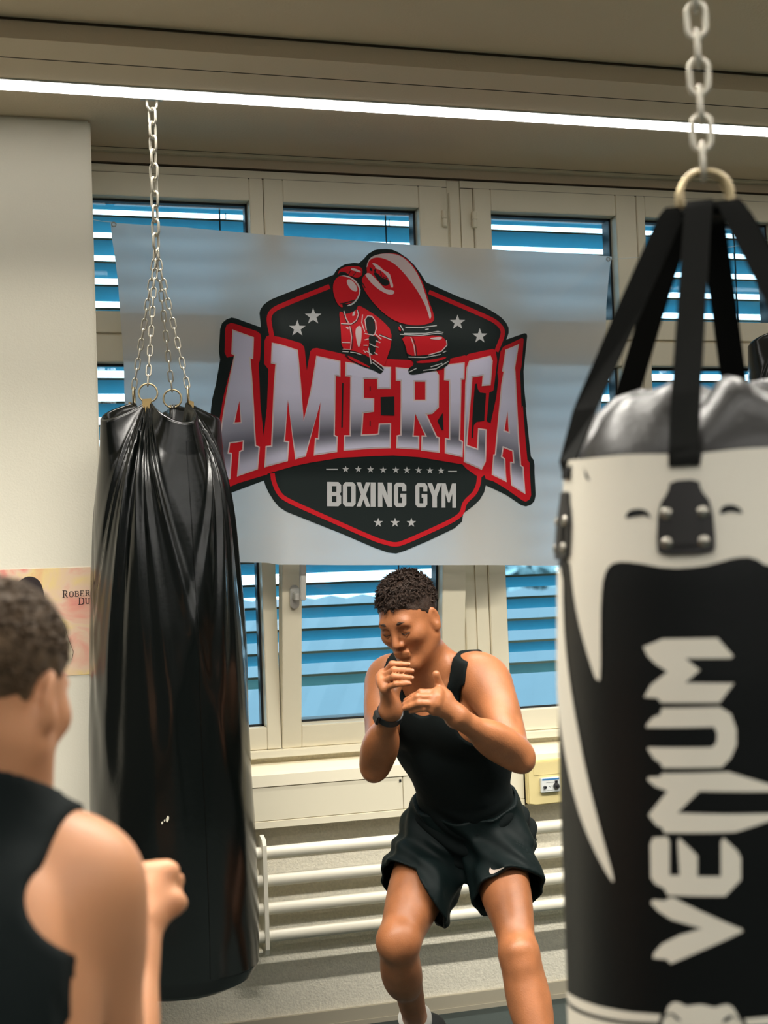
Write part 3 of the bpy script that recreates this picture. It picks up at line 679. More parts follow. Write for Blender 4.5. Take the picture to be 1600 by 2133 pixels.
# eyelets and strings
def ban3(px, py, dy=0.0):
    x, z = ban_px(px, py); return np.array([x, float(ban_y(x, z))-dy, z])
for px, py in ((237, 467.5), (1267, 540)):
    c = ban3(px, py, 0.0012)
    MB().tube([c+0.0062*np.array([math.cos(a), 0, math.sin(a)]) for a in np.linspace(0, 2*math.pi, 20, endpoint=False)], 0.0018, 8, closed=True).build('eyelet', MT['steel'], bn, smooth=True)
a = ban3(237, 463); e = np.array([XP+0.001, 4.20, float(on_y(197, 456, 4.20)[2])])
MB().tube([a, (a+e)/2+np.array([0, 0, -0.002]), e], 0.0009, 6).build('string', MT['white'], bn)
a = ban3(1272, 540); e = on_y(1600, 500, 4.26)
MB().tube([a]+[a+(e-a)*t_+np.array([0, -0.004, -0.012*math.sin(math.pi*t_)]) for t_ in np.linspace(0.08, 1, 10)]+[e+np.array([0.55, 0.03, 0.10])], 0.0009, 6).build('string', MT['white'], bn)

# ---------------------------------------------------------------- poster on the pier
YP = 4.052
pt = thing('poster', 'orange and pink poster of a boxer with dark lettering on the wall pier', 'poster', (0.12, YP, 1.27))
def pos_xz(px, py): p = on_y(px, py, YP); return p[0], p[2]
pz = Q(0, 1170, 6.882)
def poster_print(name, m, polys, layer, label=None):
    P = [[[pos_xz(*p) for p in rg] for rg in (po if isinstance(po[0][0], (list, tuple)) else [po])] for po in polys]
    vv, ff = fill2d(P); mb = MB(); mb.add([(x, YP-0.0012-0.0003*layer, z) for x, z in vv], ff)
    o = mb.build(name, m, pt)
    if label: o['label'] = label
    return o
m = bpy.data.materials.new('poster_paper'); m.use_nodes = True; nt = m.node_tree; b = nt.nodes['Principled BSDF']
tc = nt.nodes.new('ShaderNodeTexCoord'); n = nt.nodes.new('ShaderNodeTexNoise'); n.inputs['Scale'].default_value = 9; n.inputs['Detail'].default_value = 6; n.inputs['Distortion'].default_value = 0.8
rp = nt.nodes.new('ShaderNodeValToRGB')
for i, (p_, c_) in enumerate(((0.30, (228, 120, 118)), (0.42, (238, 168, 148)), (0.52, (238, 206, 178)), (0.62, (240, 212, 150)), (0.75, (232, 146, 120)))):
    el = rp.color_ramp.elements[i] if i < 2 else rp.color_ramp.elements.new(p_)
    el.position = p_; el.color = (*lin(c_), 1)
nt.links.new(tc.outputs['Object'], n.inputs['Vector']); nt.links.new(n.outputs['Fac'], rp.inputs['Fac']); nt.links.new(rp.outputs['Color'], b.inputs['Base Color'])
b.inputs['Roughness'].default_value = 0.4
mb = MB(); c0, c1 = pos_xz(-260, 1196), pos_xz(215, 1394)
mb.box(c0[0], c1[0], YP-0.0012, YP-0.0002, c1[1]-0.012, c0[1]); mb.build('paper', m, pt)
skin_p = mat('poster_skin', (226, 208, 178), 0.5); dark_p = mat('poster_dark', (38, 26, 26), 0.5); shd_p = mat('poster_shade', (176, 140, 104), 0.5)
poster_print('figure_body', skin_p, [smooth_poly(pz([(-700,1500),(-620,1050),(-300,800),(180,700),(560,640),(600,700),(720,770),(860,820),(930,930),(970,1080),(1050,1280),(1040,1400),(980,1500)]), 1)], 1)
poster_print('figure_face', skin_p, [smooth_poly(pz([(250,360),(420,320),(560,420),(600,560),(560,640),(480,760),(380,800),(290,700),(250,540)]), 2)], 2)
poster_print('figure_hair', dark_p, [smooth_poly(pz([(240,330),(290,260),(380,212),(480,215),(560,265),(605,350),(635,480),(625,580),(560,570),(540,500),(500,420),(440,385),(330,372),(250,410)]), 1)], 3)
poster_print('figure_line', dark_p, [stroke(pz([(600,590),(575,650),(600,700),(730,770)]), 0.9), stroke(pz([(860,815),(920,900),(970,1080),(1052,1290),(1030,1400)]), 0.9), stroke(pz([(430,490),(480,480),(515,510)]), 1.4), stroke(pz([(300,530),(360,520)]), 1.4), stroke(pz([(905,1200),(935,1110)]), 0.9), stroke(pz([(880,1190),(900,1130)]), 0.9)], 4)
poster_print('figure_shade', shd_p, [smooth_poly(pz([(780,890),(850,940),(885,1020),(870,1090),(800,1120),(740,1050)]), 2)], 3)
ink_p = mat('poster_ink', (44, 26, 30), 0.5)
def serif(ch):
    w = 0.16; h = 0.055
    st = lambda x0, x1: [(x0,0),(x1,0),(x1,1),(x0,1)]
    if ch == 'R': return [[[(0,0),(0.62,0),(0.88,0.1),(0.88,0.42),(0.62,0.53),(0.95,0.93),(1,0.93),(1,1),(0.8,1),(0.42,0.54),(0.30,0.54),(0.30,0.93),(0.42,0.93),(0.42,1),(0,1),(0,0.93),(0.13,0.93),(0.13,0.07),(0,0.07)],[(0.30,0.09),(0.30,0.45),(0.56,0.45),(0.70,0.38),(0.70,0.15),(0.56,0.09)]]]
    if ch == 'O': return [[[(0.25,0),(0.75,0),(1,0.2),(1,0.8),(0.75,1),(0.25,1),(0,0.8),(0,0.2)],[(0.33,0.09),(0.18,0.22),(0.18,0.78),(0.33,0.91),(0.67,0.91),(0.82,0.78),(0.82,0.22),(0.67,0.09)]]]
    if ch == 'B': return [[[(0,0),(0.7,0),(0.92,0.1),(0.92,0.38),(0.78,0.48),(1,0.6),(1,0.88),(0.75,1),(0,1),(0,0.93),(0.14,0.93),(0.14,0.07),(0,0.07)],[(0.32,0.09),(0.32,0.43),(0.64,0.43),(0.74,0.36),(0.74,0.15),(0.64,0.09)],[(0.32,0.54),(0.32,0.91),(0.68,0.91),(0.81,0.82),(0.81,0.64),(0.68,0.54)]]]
    if ch == 'E': return [[[(0,0),(0.95,0),(0.95,0.25),(0.86,0.25),(0.80,0.09),(0.32,0.09),(0.32,0.45),(0.62,0.45),(0.62,0.36),(0.7,0.36),(0.7,0.63),(0.62,0.63),(0.62,0.54),(0.32,0.54),(0.32,0.91),(0.82,0.91),(0.9,0.74),(1,0.74),(1,1),(0,1),(0,0.93),(0.14,0.93),(0.14,0.07),(0,0.07)]]]
    if ch == 'D': return [[[(0,0),(0.65,0),(1,0.2),(1,0.8),(0.65,1),(0,1),(0,0.93),(0.14,0.93),(0.14,0.07),(0,0.07)],[(0.31,0.09),(0.31,0.91),(0.6,0.91),(0.82,0.76),(0.82,0.24),(0.6,0.09)]]]
    if ch == 'U': return [[[(0,0),(0.4,0),(0.4,0.07),(0.3,0.07),(0.3,0.78),(0.42,0.91),(0.6,0.91),(0.72,0.78),(0.72,0.07),(0.6,0.07),(0.6,0),(1,0),(1,0.07),(0.88,0.07),(0.88,0.82),(0.65,1),(0.35,1),(0.13,0.82),(0.13,0.07),(0,0.07)]]]
for ch, x0, x1, y0, y1 in (('R',893,972,412,514),('O',990,1055,425,506),('B',1068,1130,420,500),('E',1143,1205,414,494),('R',1218,1288,408,488),('D',1120,1205,513,616),('U',1215,1290,525,606)):
    poster_print('poster_letter', ink_p, [[pz([(x0+(x1-x0)*a_, y0+(y1-y0)*b_) for a_, b_ in rg]) for rg in g_] for g_ in serif(ch)], 4)
# ---------------------------------------------------------------- chains and bags
def link_mesh(Lin, wout, wire, name='chain_link'):
    """one oval link, long axis z, centred; Lin = inner length, wout = outer width"""
    r = (wout-wire)/2; h = (Lin+wire)/2-r; pts = []
    for a in np.linspace(0, math.pi, 7): pts.append((r*math.cos(a), 0, h+r*math.sin(a)))
    for a in np.linspace(math.pi, 2*math.pi, 7): pts.append((r*math.cos(a), 0, -h+r*math.sin(a)))
    mb = MB(); mb.tube(pts, wire/2, 8, closed=True)
    o = mb.build(name, MT['zinc'], None, smooth=True); me = o.data; bpy.data.objects.remove(o); return me
def chain(part_name, parent, a, b, pitch, me, roll0=45, xax=None):
    """links from a to b, alternately turned; each link an object under the chain part"""
    a = np.array(a, float); b = np.array(b, float); n = max(1, int(round(np.linalg.norm(b-a)/pitch))); d = (b-a)/n
    root = bpy.data.objects.new(part_name, None); COL.objects.link(root); root.location = a; root.parent = parent
    root.matrix_parent_inverse = world_of(parent).inverted()
    q = Vector(d).to_track_quat('Z', 'Y')
    for i in range(n):
        o = bpy.data.objects.new('chain_link', me); COL.objects.link(o); o.parent = root
        o.location = d*(i+0.5)
        o.rotation_mode = 'QUATERNION'
        if xax is None:
            tw = Matrix.Rotation(math.radians(roll0+90*(i % 2)+RNG.uniform(-7, 7)), 3, 'Z').to_quaternion()
            o.rotation_quaternion = q @ tw
        else:
            dz = d/np.linalg.norm(d); x_ = np.array(xax)-dz*np.dot(xax, dz); x_ /= np.linalg.norm(x_)
            if (n-1-i) % 2: x_ = np.cross(dz, x_)
            y_ = np.cross(dz, x_); o.rotation_quaternion = Matrix([[x_[k], y_[k], dz[k]] for k in range(3)]).to_quaternion()
    return root
big_l = link_mesh(0.0375, 0.029, 0.0075); small_l = link_mesh(0.027, 0.0165, 0.0042); fat_l = link_mesh(0.038, 0.030, 0.0078)
MT['vinyl'] = mat('black_vinyl', (5, 8, 7), 0.2, spec=0.55, bump=(60, 0.05))
MT['webbing'] = mat('tan_webbing', (176, 150, 98), 0.75, bump=(900, 0.3))
MT['stitch'] = mat('grey_stitch', (70, 66, 54), 0.8)
def ring(parent, c, r, wire, nrm, m='brass', name='ring'):
    n_ = np.array(nrm, float); n_ /= np.linalg.norm(n_); up = np.array([0, 0, 1.0]); s_ = np.cross(n_, up); s_ /= np.linalg.norm(s_); u_ = np.cross(s_, n_)
    return MB().tube([np.array(c)+r*(math.cos(a)*s_+math.sin(a)*u_) for a in np.linspace(0, 2*math.pi, 28, endpoint=False)], wire, 8, closed=True).build(name, MT[m], parent, smooth=True)

def vinyl_bag(name, label, cx, cy, zr, zb, phase, seed, strapped=(0,), scale=1.0, group=None):
    """tall bag gathered at four strap points: pleats run down from each point, the rim sags between them"""
    t = thing(name, label, 'punching bag', (cx, cy, zb), group)
    H = zr-zb; rg = np.random.default_rng(seed)
    zs = np.array([0, .07, .20, .39, .72, .90, .965, .988, 1.0])*H; pinch = 0.088*scale; rs = np.array([.172, .172, .186, .202, .2155, .217, .212, .190, .150])*scale
    NT, NZ = 320, 150; TH = np.linspace(0, 2*math.pi, NT, endpoint=False)
    sp = [phase+i*math.pi/2 for i in range(4)]
    pk = [rg.uniform(0, 6.28, 6) for _ in range(4)]; nf = [rg.uniform(6.5, 9.5) for _ in range(4)]
    def wrap(a): return (a+math.pi) % (2*math.pi)-math.pi
    def rim_sag(th):
        d = np.min([np.abs(wrap(th-s)) for s in sp], 0)
        return (0.045+0.03*np.cos(th-phase-0.7))*np.clip(np.sin(d*2), 0, 1)**1.5+0.004*np.sin(3*th+seed)
    def radius(th, dep):
        r = np.interp(dep, zs, rs) + 0*th
        for i, s in enumerate(sp):
            w = wrap(th-s); spread = 0.10+dep*1.05
            f = w/spread
            env = np.exp(-(f/1.25)**4)
            amp = 0.021*np.exp(-dep/0.45)*np.clip(dep/0.12, 0.2, 1)
            fold = 0.45*np.sin(nf[i]*0.8*f+pk[i][0])+0.5*np.sin(nf[i]*1.3*f+pk[i][1])+0.22*np.sin(nf[i]*2.2*f+pk[i][2])
            r = r+amp*env*fold
            r = r-pinch*np.exp(-(w/0.42)**2)*np.exp(-(dep/0.13)**1.3)
        r = r+0.0016*np.sin(5*th+9*dep+seed)*np.exp(-((dep-0.7)/0.5)**2)
        return r
    dz = np.concatenate([np.linspace(0, 0.5, 90)**1.0, np.linspace(0.5, H-0.07, 40)[1:], np.linspace(H-0.07, H, 22)[1:]])
    vs = []
    sag = rim_sag(TH)
    for d in dz:
        dd = d+sag*np.exp(-d/0.25)                                   # the sag dies out downwards
        r = radius(TH, np.full(NT, d))
        vs.append(np.stack([cx+r*np.cos(TH), cy+r*np.sin(TH), zr-dd], 1))
    # rolled lip and inner face
    inner = []
    for k, (dr, dzz) in enumerate(((-0.004, 0.006), (-0.010, 0.004), (-0.014, -0.010), (-0.022, -0.05), (-0.04, -0.075), (-0.155, -0.085))):
        r = np.maximum(radius(TH, np.full(NT, 0.0))+dr, 0.004)
        inner.append(np.stack([cx+r*np.cos(TH), cy+r*np.sin(TH), zr-sag+dzz], 1))
    V = np.concatenate(inner[::-1]+vs); R_ = len(inner)+len(vs)
    fs = [(i*NT+j, i*NT+(j+1) % NT, (i+1)*NT+(j+1) % NT, (i+1)*NT+j) for i in range(R_-1) for j in range(NT)]
    fs += [tuple(range(NT)), tuple((R_-1)*NT+j for j in range(NT-1, -1, -1))]
    mb = MB(); mb.add(V, fs); mb.build('bag_cover', MT['vinyl'], t, smooth=True)
    def rim(s): 
        r = float(radius(np.array([s]), np.array([0.0]))[0]); return np.array([cx+r*math.cos(s), cy+r*math.sin(s), zr-float(rim_sag(np.array([s]))[0])])
    rings = []
    for i, s in enumerate(sp):
        p = rim(s); o_ = np.array([math.cos(s), math.sin(s), 0]); c = p+np.array([0, 0, 0.022])-o_*0.006
        ring(t, c, 0.0245, 0.0026, np.array([math.cos(s+0.35), math.sin(s+0.35), 0]))
        rings.append((c+np.array([0, 0, 0.0245]), np.array([math.cos(s+0.35), math.sin(s+0.35), 0])))
        sd = np.array([-math.sin(s), math.cos(s), 0]); mbs = MB(); w_ = 0.0125; pr = []
        for d, k in ((-0.09, 0.35), (-0.06, 0.42), (-0.03, 0.8), (0.0, 1.0), (0.006, 1.0)):
            q_ = p+np.array([0, 0, d])+o_*(0.0045+0.1*max(0, -d)*0.35); pr.append((q_-sd*w_*k, q_+sd*w_*k))
        pr2 = [(a_-o_*0.004, b_-o_*0.004) for a_, b_ in pr]
        vs_ = [x for ab in pr for x in ab]+[x for ab in pr2 for x in ab]; k2 = len(pr)*2; fs_ = []
        for q_ in range(len(pr)-1):
            i0 = q_*2; fs_ += [(i0, i0+1, i0+3, i0+2), (k2+i0, k2+i0+2, k2+i0+3, k2+i0+1), (i0, i0+2, k2+i0+2, k2+i0), (i0+1, k2+i0+1, k2+i0+3, i0+3)]
        fs_ += [(0, k2, k2+1, 1), (k2-2, k2-1, 2*k2-1, 2*k2-2)]
        mbs.add(vs_, fs_); mbs.build('strap', MT['webbing'], t)
    # welded side seam
    s = phase+0.80
    sm = []
    for d in np.linspace(0.06, H-0.06, 40):
        r = float(radius(np.array([s]), np.array([d]))[0])+0.0006; dd = d+float(rim_sag(np.array([s]))[0])*math.exp(-d/0.25)
        sm.append((cx+r*math.cos(s), cy+r*math.sin(s), zr-dd))
    MB().tube(sm, 0.0011, 5).build('seam', MT['vinyl'], t)
    return t, rings
BX, BY = 0.566, 3.839
def hanger(label, cx, cy, ztop, zj, rings, roll=45):
    h = thing('hanging_chain', label, 'chain', (cx, cy, ztop))
    MB().tube([(cx-0.014, cy, ztop), (cx-0.013, cy, ztop-0.022), (cx-0.006, cy, ztop-0.034), (cx+0.004, cy, ztop-0.034), (cx+0.012, cy, ztop-0.022), (cx+0.014, cy, ztop)], 0.0042, 8).build('ceiling_hook', MT['zinc'], h, smooth=True)
    MB().box(cx-0.03, cx+0.03, cy-0.012, cy+0.012, ztop-0.004, ztop-0.0002).build('hook_plate', MT['zinc'], h)
    chain('main_chain', h, (cx, cy, ztop-0.030), (cx, cy, zj), 0.0385, big_l, roll)
    j = np.array([cx, cy, zj-0.004])
    for r, rn in rings: chain('leg_chain', h, j, np.array(r)-np.array([0, 0, 0.0040]), 0.0272, small_l, xax=rn)
    return h
# strap facing the camera sits at photo column 310
cam_dir = math.atan2(-BY, -BX)
bag1, rings1 = vinyl_bag('punching_bag', 'black wrinkled vinyl punching bag hanging from four chains in front of the pier', BX, BY, 1.842, 0.309, cam_dir-0.42, 3, group='hanging punching bags')
hanger('pale chain with four thin legs under the strip lamp, holding the wrinkled black bag', BX, BY, ZS, 2.262, rings1)
bag3, rings3 = vinyl_bag('punching_bag', 'black vinyl punching bag farther back, half hidden by the straps of the black-and-white bag', 2.615, 3.95, 2.085, 0.55, 0.5, 8, group='hanging punching bags')
hanger('pale chain out at the right, holding the black bag farther back', 2.615, 3.95, ZS, 2.505, rings3)
# scuff marks on the near side of the wrinkled bag
def on_bag(px, py, cx, cy, R):
    d = ray(px, py); ox, oy = -cx, -cy; a_ = d[0]**2+d[1]**2; b_ = 2*(ox*d[0]+oy*d[1]); c_ = ox*ox+oy*oy-R*R
    D_ = max(b_*b_-4*a_*c_, 0.0); t_ = (-b_-math.sqrt(D_))/(2*a_); return CP+d*t_
MT['scuff'] = mat('pale_scuff', (196, 190, 170), 0.8)
sc = MB()
for px, py, w, h in ((349, 1706, 3.0, 7.0), (338, 1714, 2.0, 3.0), (343, 1709, 1.4, 3)):
    P3 = [on_bag(px+a_, py+b_, BX, BY, 0.2172+0.0012) for a_, b_ in ellipse(0, 0, w, h, 12, 10)]
    sc.add(P3, [tuple(range(10))])
sc.build('scuff_mark', MT['scuff'], bag1)['kind'] = 'stuff'

# ---------------------------------------------------------------- black-and-white bag on the right
RX, RY = 0.926, 1.592
PZ = np.array([0.49, 0.50, 0.52, 0.56, 0.788, 1.05, 1.235, 1.36, 1.44, 1.486]); PR = np.array([0.10, 0.165, 0.192, 0.206, 0.2135, 0.2125, 0.2092, 0.203, 0.194, 0.1885])
def rrad(z): return float(np.interp(z, PZ, PR))
def on_right(px, py):
    R = 0.21
    for _ in range(6):
        p = on_bag(px, py, RX, RY, R); R = rrad(p[2])
    return math.atan2(p[1]-RY, p[0]-RX), p[2]
TH0 = math.atan2(-RY, -RX)
MT['bagwhite'] = mat('white_leatherette', (222, 216, 200), 0.42, bump=(140, 0.12), spec=0.4)
MT['bagblack'] = mat('matte_black_leatherette', (7, 10, 10), 0.45, bump=(140, 0.12), spec=0.25)
MT['strapblack'] = mat('black_strap', (11, 12, 9), 0.8, bump=(500, 0.25), spec=0.2)
MT['patch'] = mat('black_rubber_patch', (20, 18, 16), 0.5)
rb = thing('punching_bag', 'black-and-white leatherette punching bag with upright white lettering, hanging by black straps', 'punching bag', (RX, RY, 0.49), 'hanging punching bags')
prof = [(0.001, 0.49)]+[(float(r), float(z)) for z, r in zip(PZ, PR)]
body = MB(); n_ = 128
pf = [(0.001, 0.49)]+[(rrad(z), z) for z in np.concatenate([[0.49, 0.495, 0.5, 0.51, 0.52, 0.54, 0.56], np.linspace(0.6, 1.47, 45), [1.486]])]
body.lathe(pf+[(0.180, 1.492), (0.17, 1.492)], (RX, RY, 0), n_); body.build('bag_body', MT['bagblack'], rb, smooth=True, angle=50)
# soft top cover, creased between the straps
tv = []; NT = 160; Ta = np.linspace(0, 2*math.pi, NT, endpoint=False)
tabs = None
th_tab = on_right(1429, 1085)[0]
tabs = [th_tab+i*math.pi/3 for i in range(6)]
for r, z in ((0.1855, 1.484), (0.184, 1.496), (0.176, 1.515), (0.163, 1.538), (0.146, 1.556), (0.122, 1.570), (0.09, 1.578), (0.05, 1.580), (0.001, 1.580)):
    k = 1-(r/0.19)**6
    dmin = np.min([np.abs((Ta-s+math.pi) % (2*math.pi)-math.pi) for s in tabs], 0)
    dent = 0.020*np.exp(-(dmin/0.16)**2)*k*np.clip(r/0.1, 0, 1)
    wob = (0.006*np.sin(7*Ta+20*r)+0.004*np.sin(11*Ta-30*r+1))*k*np.clip(r/0.08, 0, 1)
    tv.append(np.stack([RX+(r-dent)*np.cos(Ta), RY+(r-dent)*np.sin(Ta), z+wob-dent*0.6], 1))
tf = [(i*NT+j, i*NT+(j+1) % NT, (i+1)*NT+(j+1) % NT, (i+1)*NT+j) for i in range(len(tv)-1) for j in range(NT)]
MB().add(np.concatenate(tv), tf).build('top_cover', mat('top_leatherette', (24, 22, 19), 0.38, bump=(90, 0.25)), rb, smooth=True)
def bag_print(name, m, polys, layer, label=None):
    P = []
    for po in polys:
        rings_ = po if isinstance(po[0][0], (list, tuple)) else [po]
        out = []
        for rg in rings_:
            o_ = []
            for p in rg:
                th, z = on_right(*p); th = (th-TH0+math.pi) % (2*math.pi)-math.pi; o_.append((th, z))
            out.append(o_)
        P.append(out)
    vv, ff = fill2d(P, np.arange(-2.4, 2.4, 0.045), np.arange(0.5, 1.5, 0.04))
    R = np.interp(vv[:, 1], PZ, PR)/math.cos(math.pi/n_)+0.0004+0.0005*layer
    mb = MB(); mb.add(np.stack([RX+R*np.cos(vv[:, 0]+TH0), RY+R*np.sin(vv[:, 0]+TH0), vv[:, 1]], 1), ff)
    o = mb.build(name, m, rb, smooth=True)
    if label: o['label'] = label
    return o
T_ = Q(1140, 350, 2.5087); B_ = Q(1140, 1150, 2.1696)
collar = (T_([(60,1540),(95,1530),(200,1520),(420,1497),(640,1495),(650,1556),(800,1556),(812,1490),(1000,1468),(1154,1460),(1400,1462),(1640,1500)])
          + smooth_poly(B_([(1420,120),(1380,570),(1365,570),(1330,300),(1290,110),(1230,55),(1150,45),(1080,60),(998,68),(930,22),(850,25),(780,45),(700,66),(550,76),(400,46),(310,42),(270,75),(250,150),(243,300),(245,578),(230,580),(215,560),(160,380),(125,220),(108,60)]), 1, False)
          + B_([(90,20),(60,30)])+T_([(52,2040),(62,1900)]))
bag_print('white_panel', MT['bagwhite'], [collar], 1, 'white collar panel with fang points')
sick = smooth_poly(B_([(72,60),(76,300),(92,500),(130,750),(190,1050),(250,1280),(308,1485),(292,1490),(200,1320),(130,1130),(80,900),(50,700),(40,400),(38,80)]), 1)
bag_print('white_fang', MT['bagwhite'], [sick], 1)
VEN = {
 'M': [(500,402),(520,392),(770,388),(842,470),(830,480),(625,480),(692,533),(625,590),(845,592),(780,680),(515,680),(500,660),(440,655),(470,600),(545,540),(490,505),(455,470),(435,428)],
 'U': [(520,705),(780,700),(830,730),(855,800),(855,870),(830,930),(790,972),(525,975),(510,950),(485,935),(455,890),(460,882),(745,882),(765,860),(768,820),(755,790),(450,793),(450,780),(480,745),(510,735)],
 'N': [(520,1000),(820,993),(1085,1072),(1070,1080),(690,1080),(590,1178),(1080,1178),(1085,1186),(850,1265),(530,1268),(520,1245),(495,1235),(460,1190),(465,1180),(545,1080),(490,1060),(455,1030),(460,1015),(510,1015)],
 'E': [(480,1290),(545,1285),(555,1310),(555,1460),(600,1460),(590,1310),(597,1290),(660,1350),(680,1372),(680,1465),(785,1465),(785,1310),(797,1290),(860,1350),(876,1382),(876,1480),(805,1555),(545,1550),(530,1520),(490,1500),(470,1470),(467,1320)],
 'V': [(545,1565),(570,1560),(880,1703),(884,1715),(560,1860),(540,1840),(480,1835),(485,1810),(520,1770),(600,1730),(700,1700),(560,1660),(500,1620),(470,1585),(480,1570),(535,1575)]}
for ch in 'VENUM': bag_print('letter', MT['bagwhite'], [B_(VEN[ch])], 1)
band = [B_([(60,1975),(130,2010),(240,2052),(380,2078),(515,2088),(505,2125),(350,2116),(220,2090),(120,2048),(60,2012)]), B_([(892,2108),(1000,2098),(1150,2080),(1150,2118),(1000,2134),(905,2140)])]
bag_print('white_band', MT['bagwhite'], band, 1)
low = [B_([(60,2030),(120,2068),(220,2108),(350,2134),(500,2143),(490,2260),(520,2420),(300,2420),(60,2380)]), B_([(905,2160),(1150,2138),(1150,2400),(880,2420),(900,2260)])]
bag_print('white_panel', MT['bagwhite'], low, 1)
Sn = Q(1340, 2040, 6.154)
snake = [smooth_poly(Sn([(240,600),(290,440),(320,350),(370,300),(420,285),(480,300),(560,345),(640,328),(760,318),(860,345),(930,358),(1000,330),(1080,315),(1140,345),(1190,410),(1230,490),(1290,600),(1260,800),(1120,1000),(980,1250),(880,1330),(700,1340),(600,1250),(430,980),(280,800)]), 1)]
bag_print('snake_head', MT['bagwhite'], snake, 1)
eyes = [smooth_poly(Sn(p), 1) for p in ([(260,470),(330,425),(400,430),(450,480),(500,530),(470,525),(430,515),(400,470),(340,440),(290,480)], [(405,470),(440,475),(460,510),(425,515)], [(1010,540),(1060,480),(1130,450),(1160,480),(1120,500),(1070,545),(1020,550)], [(1140,450),(1200,480),(1250,540),(1200,500)])]
bag_print('snake_eye', MT['bagblack'], eyes, 2)
slits = [smooth_poly(T_([(410,1835),(418,1805),(440,1785),(500,1780),(535,1800),(545,1835),(520,1815),(460,1822)]), 1), smooth_poly(T_([(900,1815),(905,1780),(930,1760),(980,1760),(1015,1785),(1022,1808),(990,1800),(950,1795)]), 1), smooth_poly(T_([(192,1570),(205,1560),(212,1600),(232,1632),(210,1630)]), 1)]
bag_print('vent_slit', MT['bagblack'], slits, 2)
vdir = np.array([-RX, -RY, 0])/math.hypot(RX, RY); sdir = np.array([vdir[1], -vdir[0], 0])
if np.dot(sdir, CR) < 0: sdir = -sdir
unit_ = lambda v: v/np.linalg.norm(v)
# rubber strap tabs with rivets; straps up to the ring
RC = at(1468, 392, 1.80); RC = np.array([RX-0.004, RY-0.002, RC[2]])
def tab(thc):
    mb = MB(); def_ = [(-0.0165, 1.458), (0.0165, 1.458), (0.018, 1.446), (0.030, 1.430), (0.0325, 1.382), (0.028, 1.375), (-0.028, 1.375), (-0.0325, 1.382), (-0.030, 1.430), (-0.018, 1.446)]
    P = [[(x/0.200, z) for x, z in smooth_poly(def_, 1)]]
    vv, ff = fill2d([P], np.arange(-0.4, 0.4, 0.05))
    for th_, k in ((0.006, 0), (0.0005, 1)):
        R = np.interp(vv[:, 1], PZ, PR)+th_
        mb.add(np.stack([RX+R*np.cos(vv[:, 0]+thc), RY+R*np.sin(vv[:, 0]+thc), vv[:, 1]], 1), [f if k == 0 else f[::-1] for f in ff])
    pts = P[0]; k = len(pts); vs_ = []
    for th_ in (0.0005, 0.006):
        for a_, z in pts: R = rrad(z)+th_; vs_.append((RX+R*math.cos(a_+thc), RY+R*math.sin(a_+thc), z))
    mb.add(vs_, [(i, (i+1) % k, (i+1) % k+k, i+k) for i in range(k)])
    o = mb.build('rubber_tab', MT['patch'], rb)
    inner_ = [(-0.014, 1.428), (0.014, 1.428), (0.0165, 1.412), (0.0165, 1.398), (0.014, 1.385), (-0.014, 1.385), (-0.0165, 1.398), (-0.0165, 1.412)]
    vv, ff = fill2d([[[(x/0.205, z) for x, z in inner_]]], np.arange(-0.4, 0.4, 0.05)); R = np.interp(vv[:, 1], PZ, PR)+0.0085
    m2 = MB(); m2.add(np.stack([RX+R*np.cos(vv[:, 0]+thc), RY+R*np.sin(vv[:, 0]+thc), vv[:, 1]], 1), ff); m2.build('tab_pad', MT['patch'], o)
    for x, z in ((-0.0205, 1.421), (0.0205, 1.421), (-0.0205, 1.388), (0.0205, 1.388)):
        a_ = thc+x/0.205; nrm = np.array([math.cos(a_), math.sin(a_), 0]); c = np.array([RX, RY, z])+nrm*(rrad(z)+0.006)
        sd = np.array([-nrm[1], nrm[0], 0]); pr = []; mm = MB(); vs_ = []; fs_ = []
        for rr_, h_ in ((0.0068, 0.0), (0.0064, 0.002), (0.004, 0.0032), (0.0005, 0.0036)):
            for q in range(14):
                b_ = 2*math.pi*q/14; vs_.append(c+nrm*h_+rr_*(math.cos(b_)*sd+math.sin(b_)*np.array([0, 0, 1])))
        for i in range(3):
            for q in range(14): fs_.append((i*14+q, i*14+(q+1) % 14, (i+1)*14+(q+1) % 14, (i+1)*14+q))
        mm.add(vs_, fs_); mm.build('rivet', MT['steel'], o, smooth=True)
    # strap: from the tab over the shoulder of the bag up to the ring
    nrm = np.array([math.cos(thc), math.sin(thc), 0]); sd = np.array([-nrm[1], nrm[0], 0]); cz = np.array([RX, RY, 0])
    path = [(rrad(1.474)+0.003, 1.474), (0.1925, 1.484), (0.189, 1.497), (0.165, 1.560), (0.10, 1.690), (0.052, 1.785), (0.042, 1.803), (0.034, 1.812)]
    w0 = 0.0175; mb = MB(); vs_ = []; 
    for i, (r, z) in enumerate(path):
        w = w0*(1-0.08*i/7); c = cz+nrm*r+np.array([0, 0, z])
        tw_ = min(1.0, max(0.0, (i-1)/3.0)); s3 = sdir if np.dot(sdir, sd) >= 0 else -sdir; wd_ = unit_(sd*(1-tw_)+s3*tw_+sd*0.001); nn_ = nrm if tw_ < 0.5 else unit_(nrm*0.2+vdir*np.sign(np.dot(vdir, nrm)+1e-6))
        for dn in (0.0016, -0.0016): vs_ += [c-wd_*w+nn_*dn, c+wd_*w+nn_*dn]
    fs_ = []
    for i in range(len(path)-1):
        a_ = i*4; b_ = a_+4; fs_ += [(a_, a_+1, b_+1, b_), (a_+2, b_+2, b_+3, a_+3), (a_, b_, b_+2, a_+2), (a_+1, a_+3, b_+3, b_+1)]
    mb.add(vs_, fs_); mb.build('strap', MT['strapblack'], rb, bevel=0)
for s in tabs: tab(s)
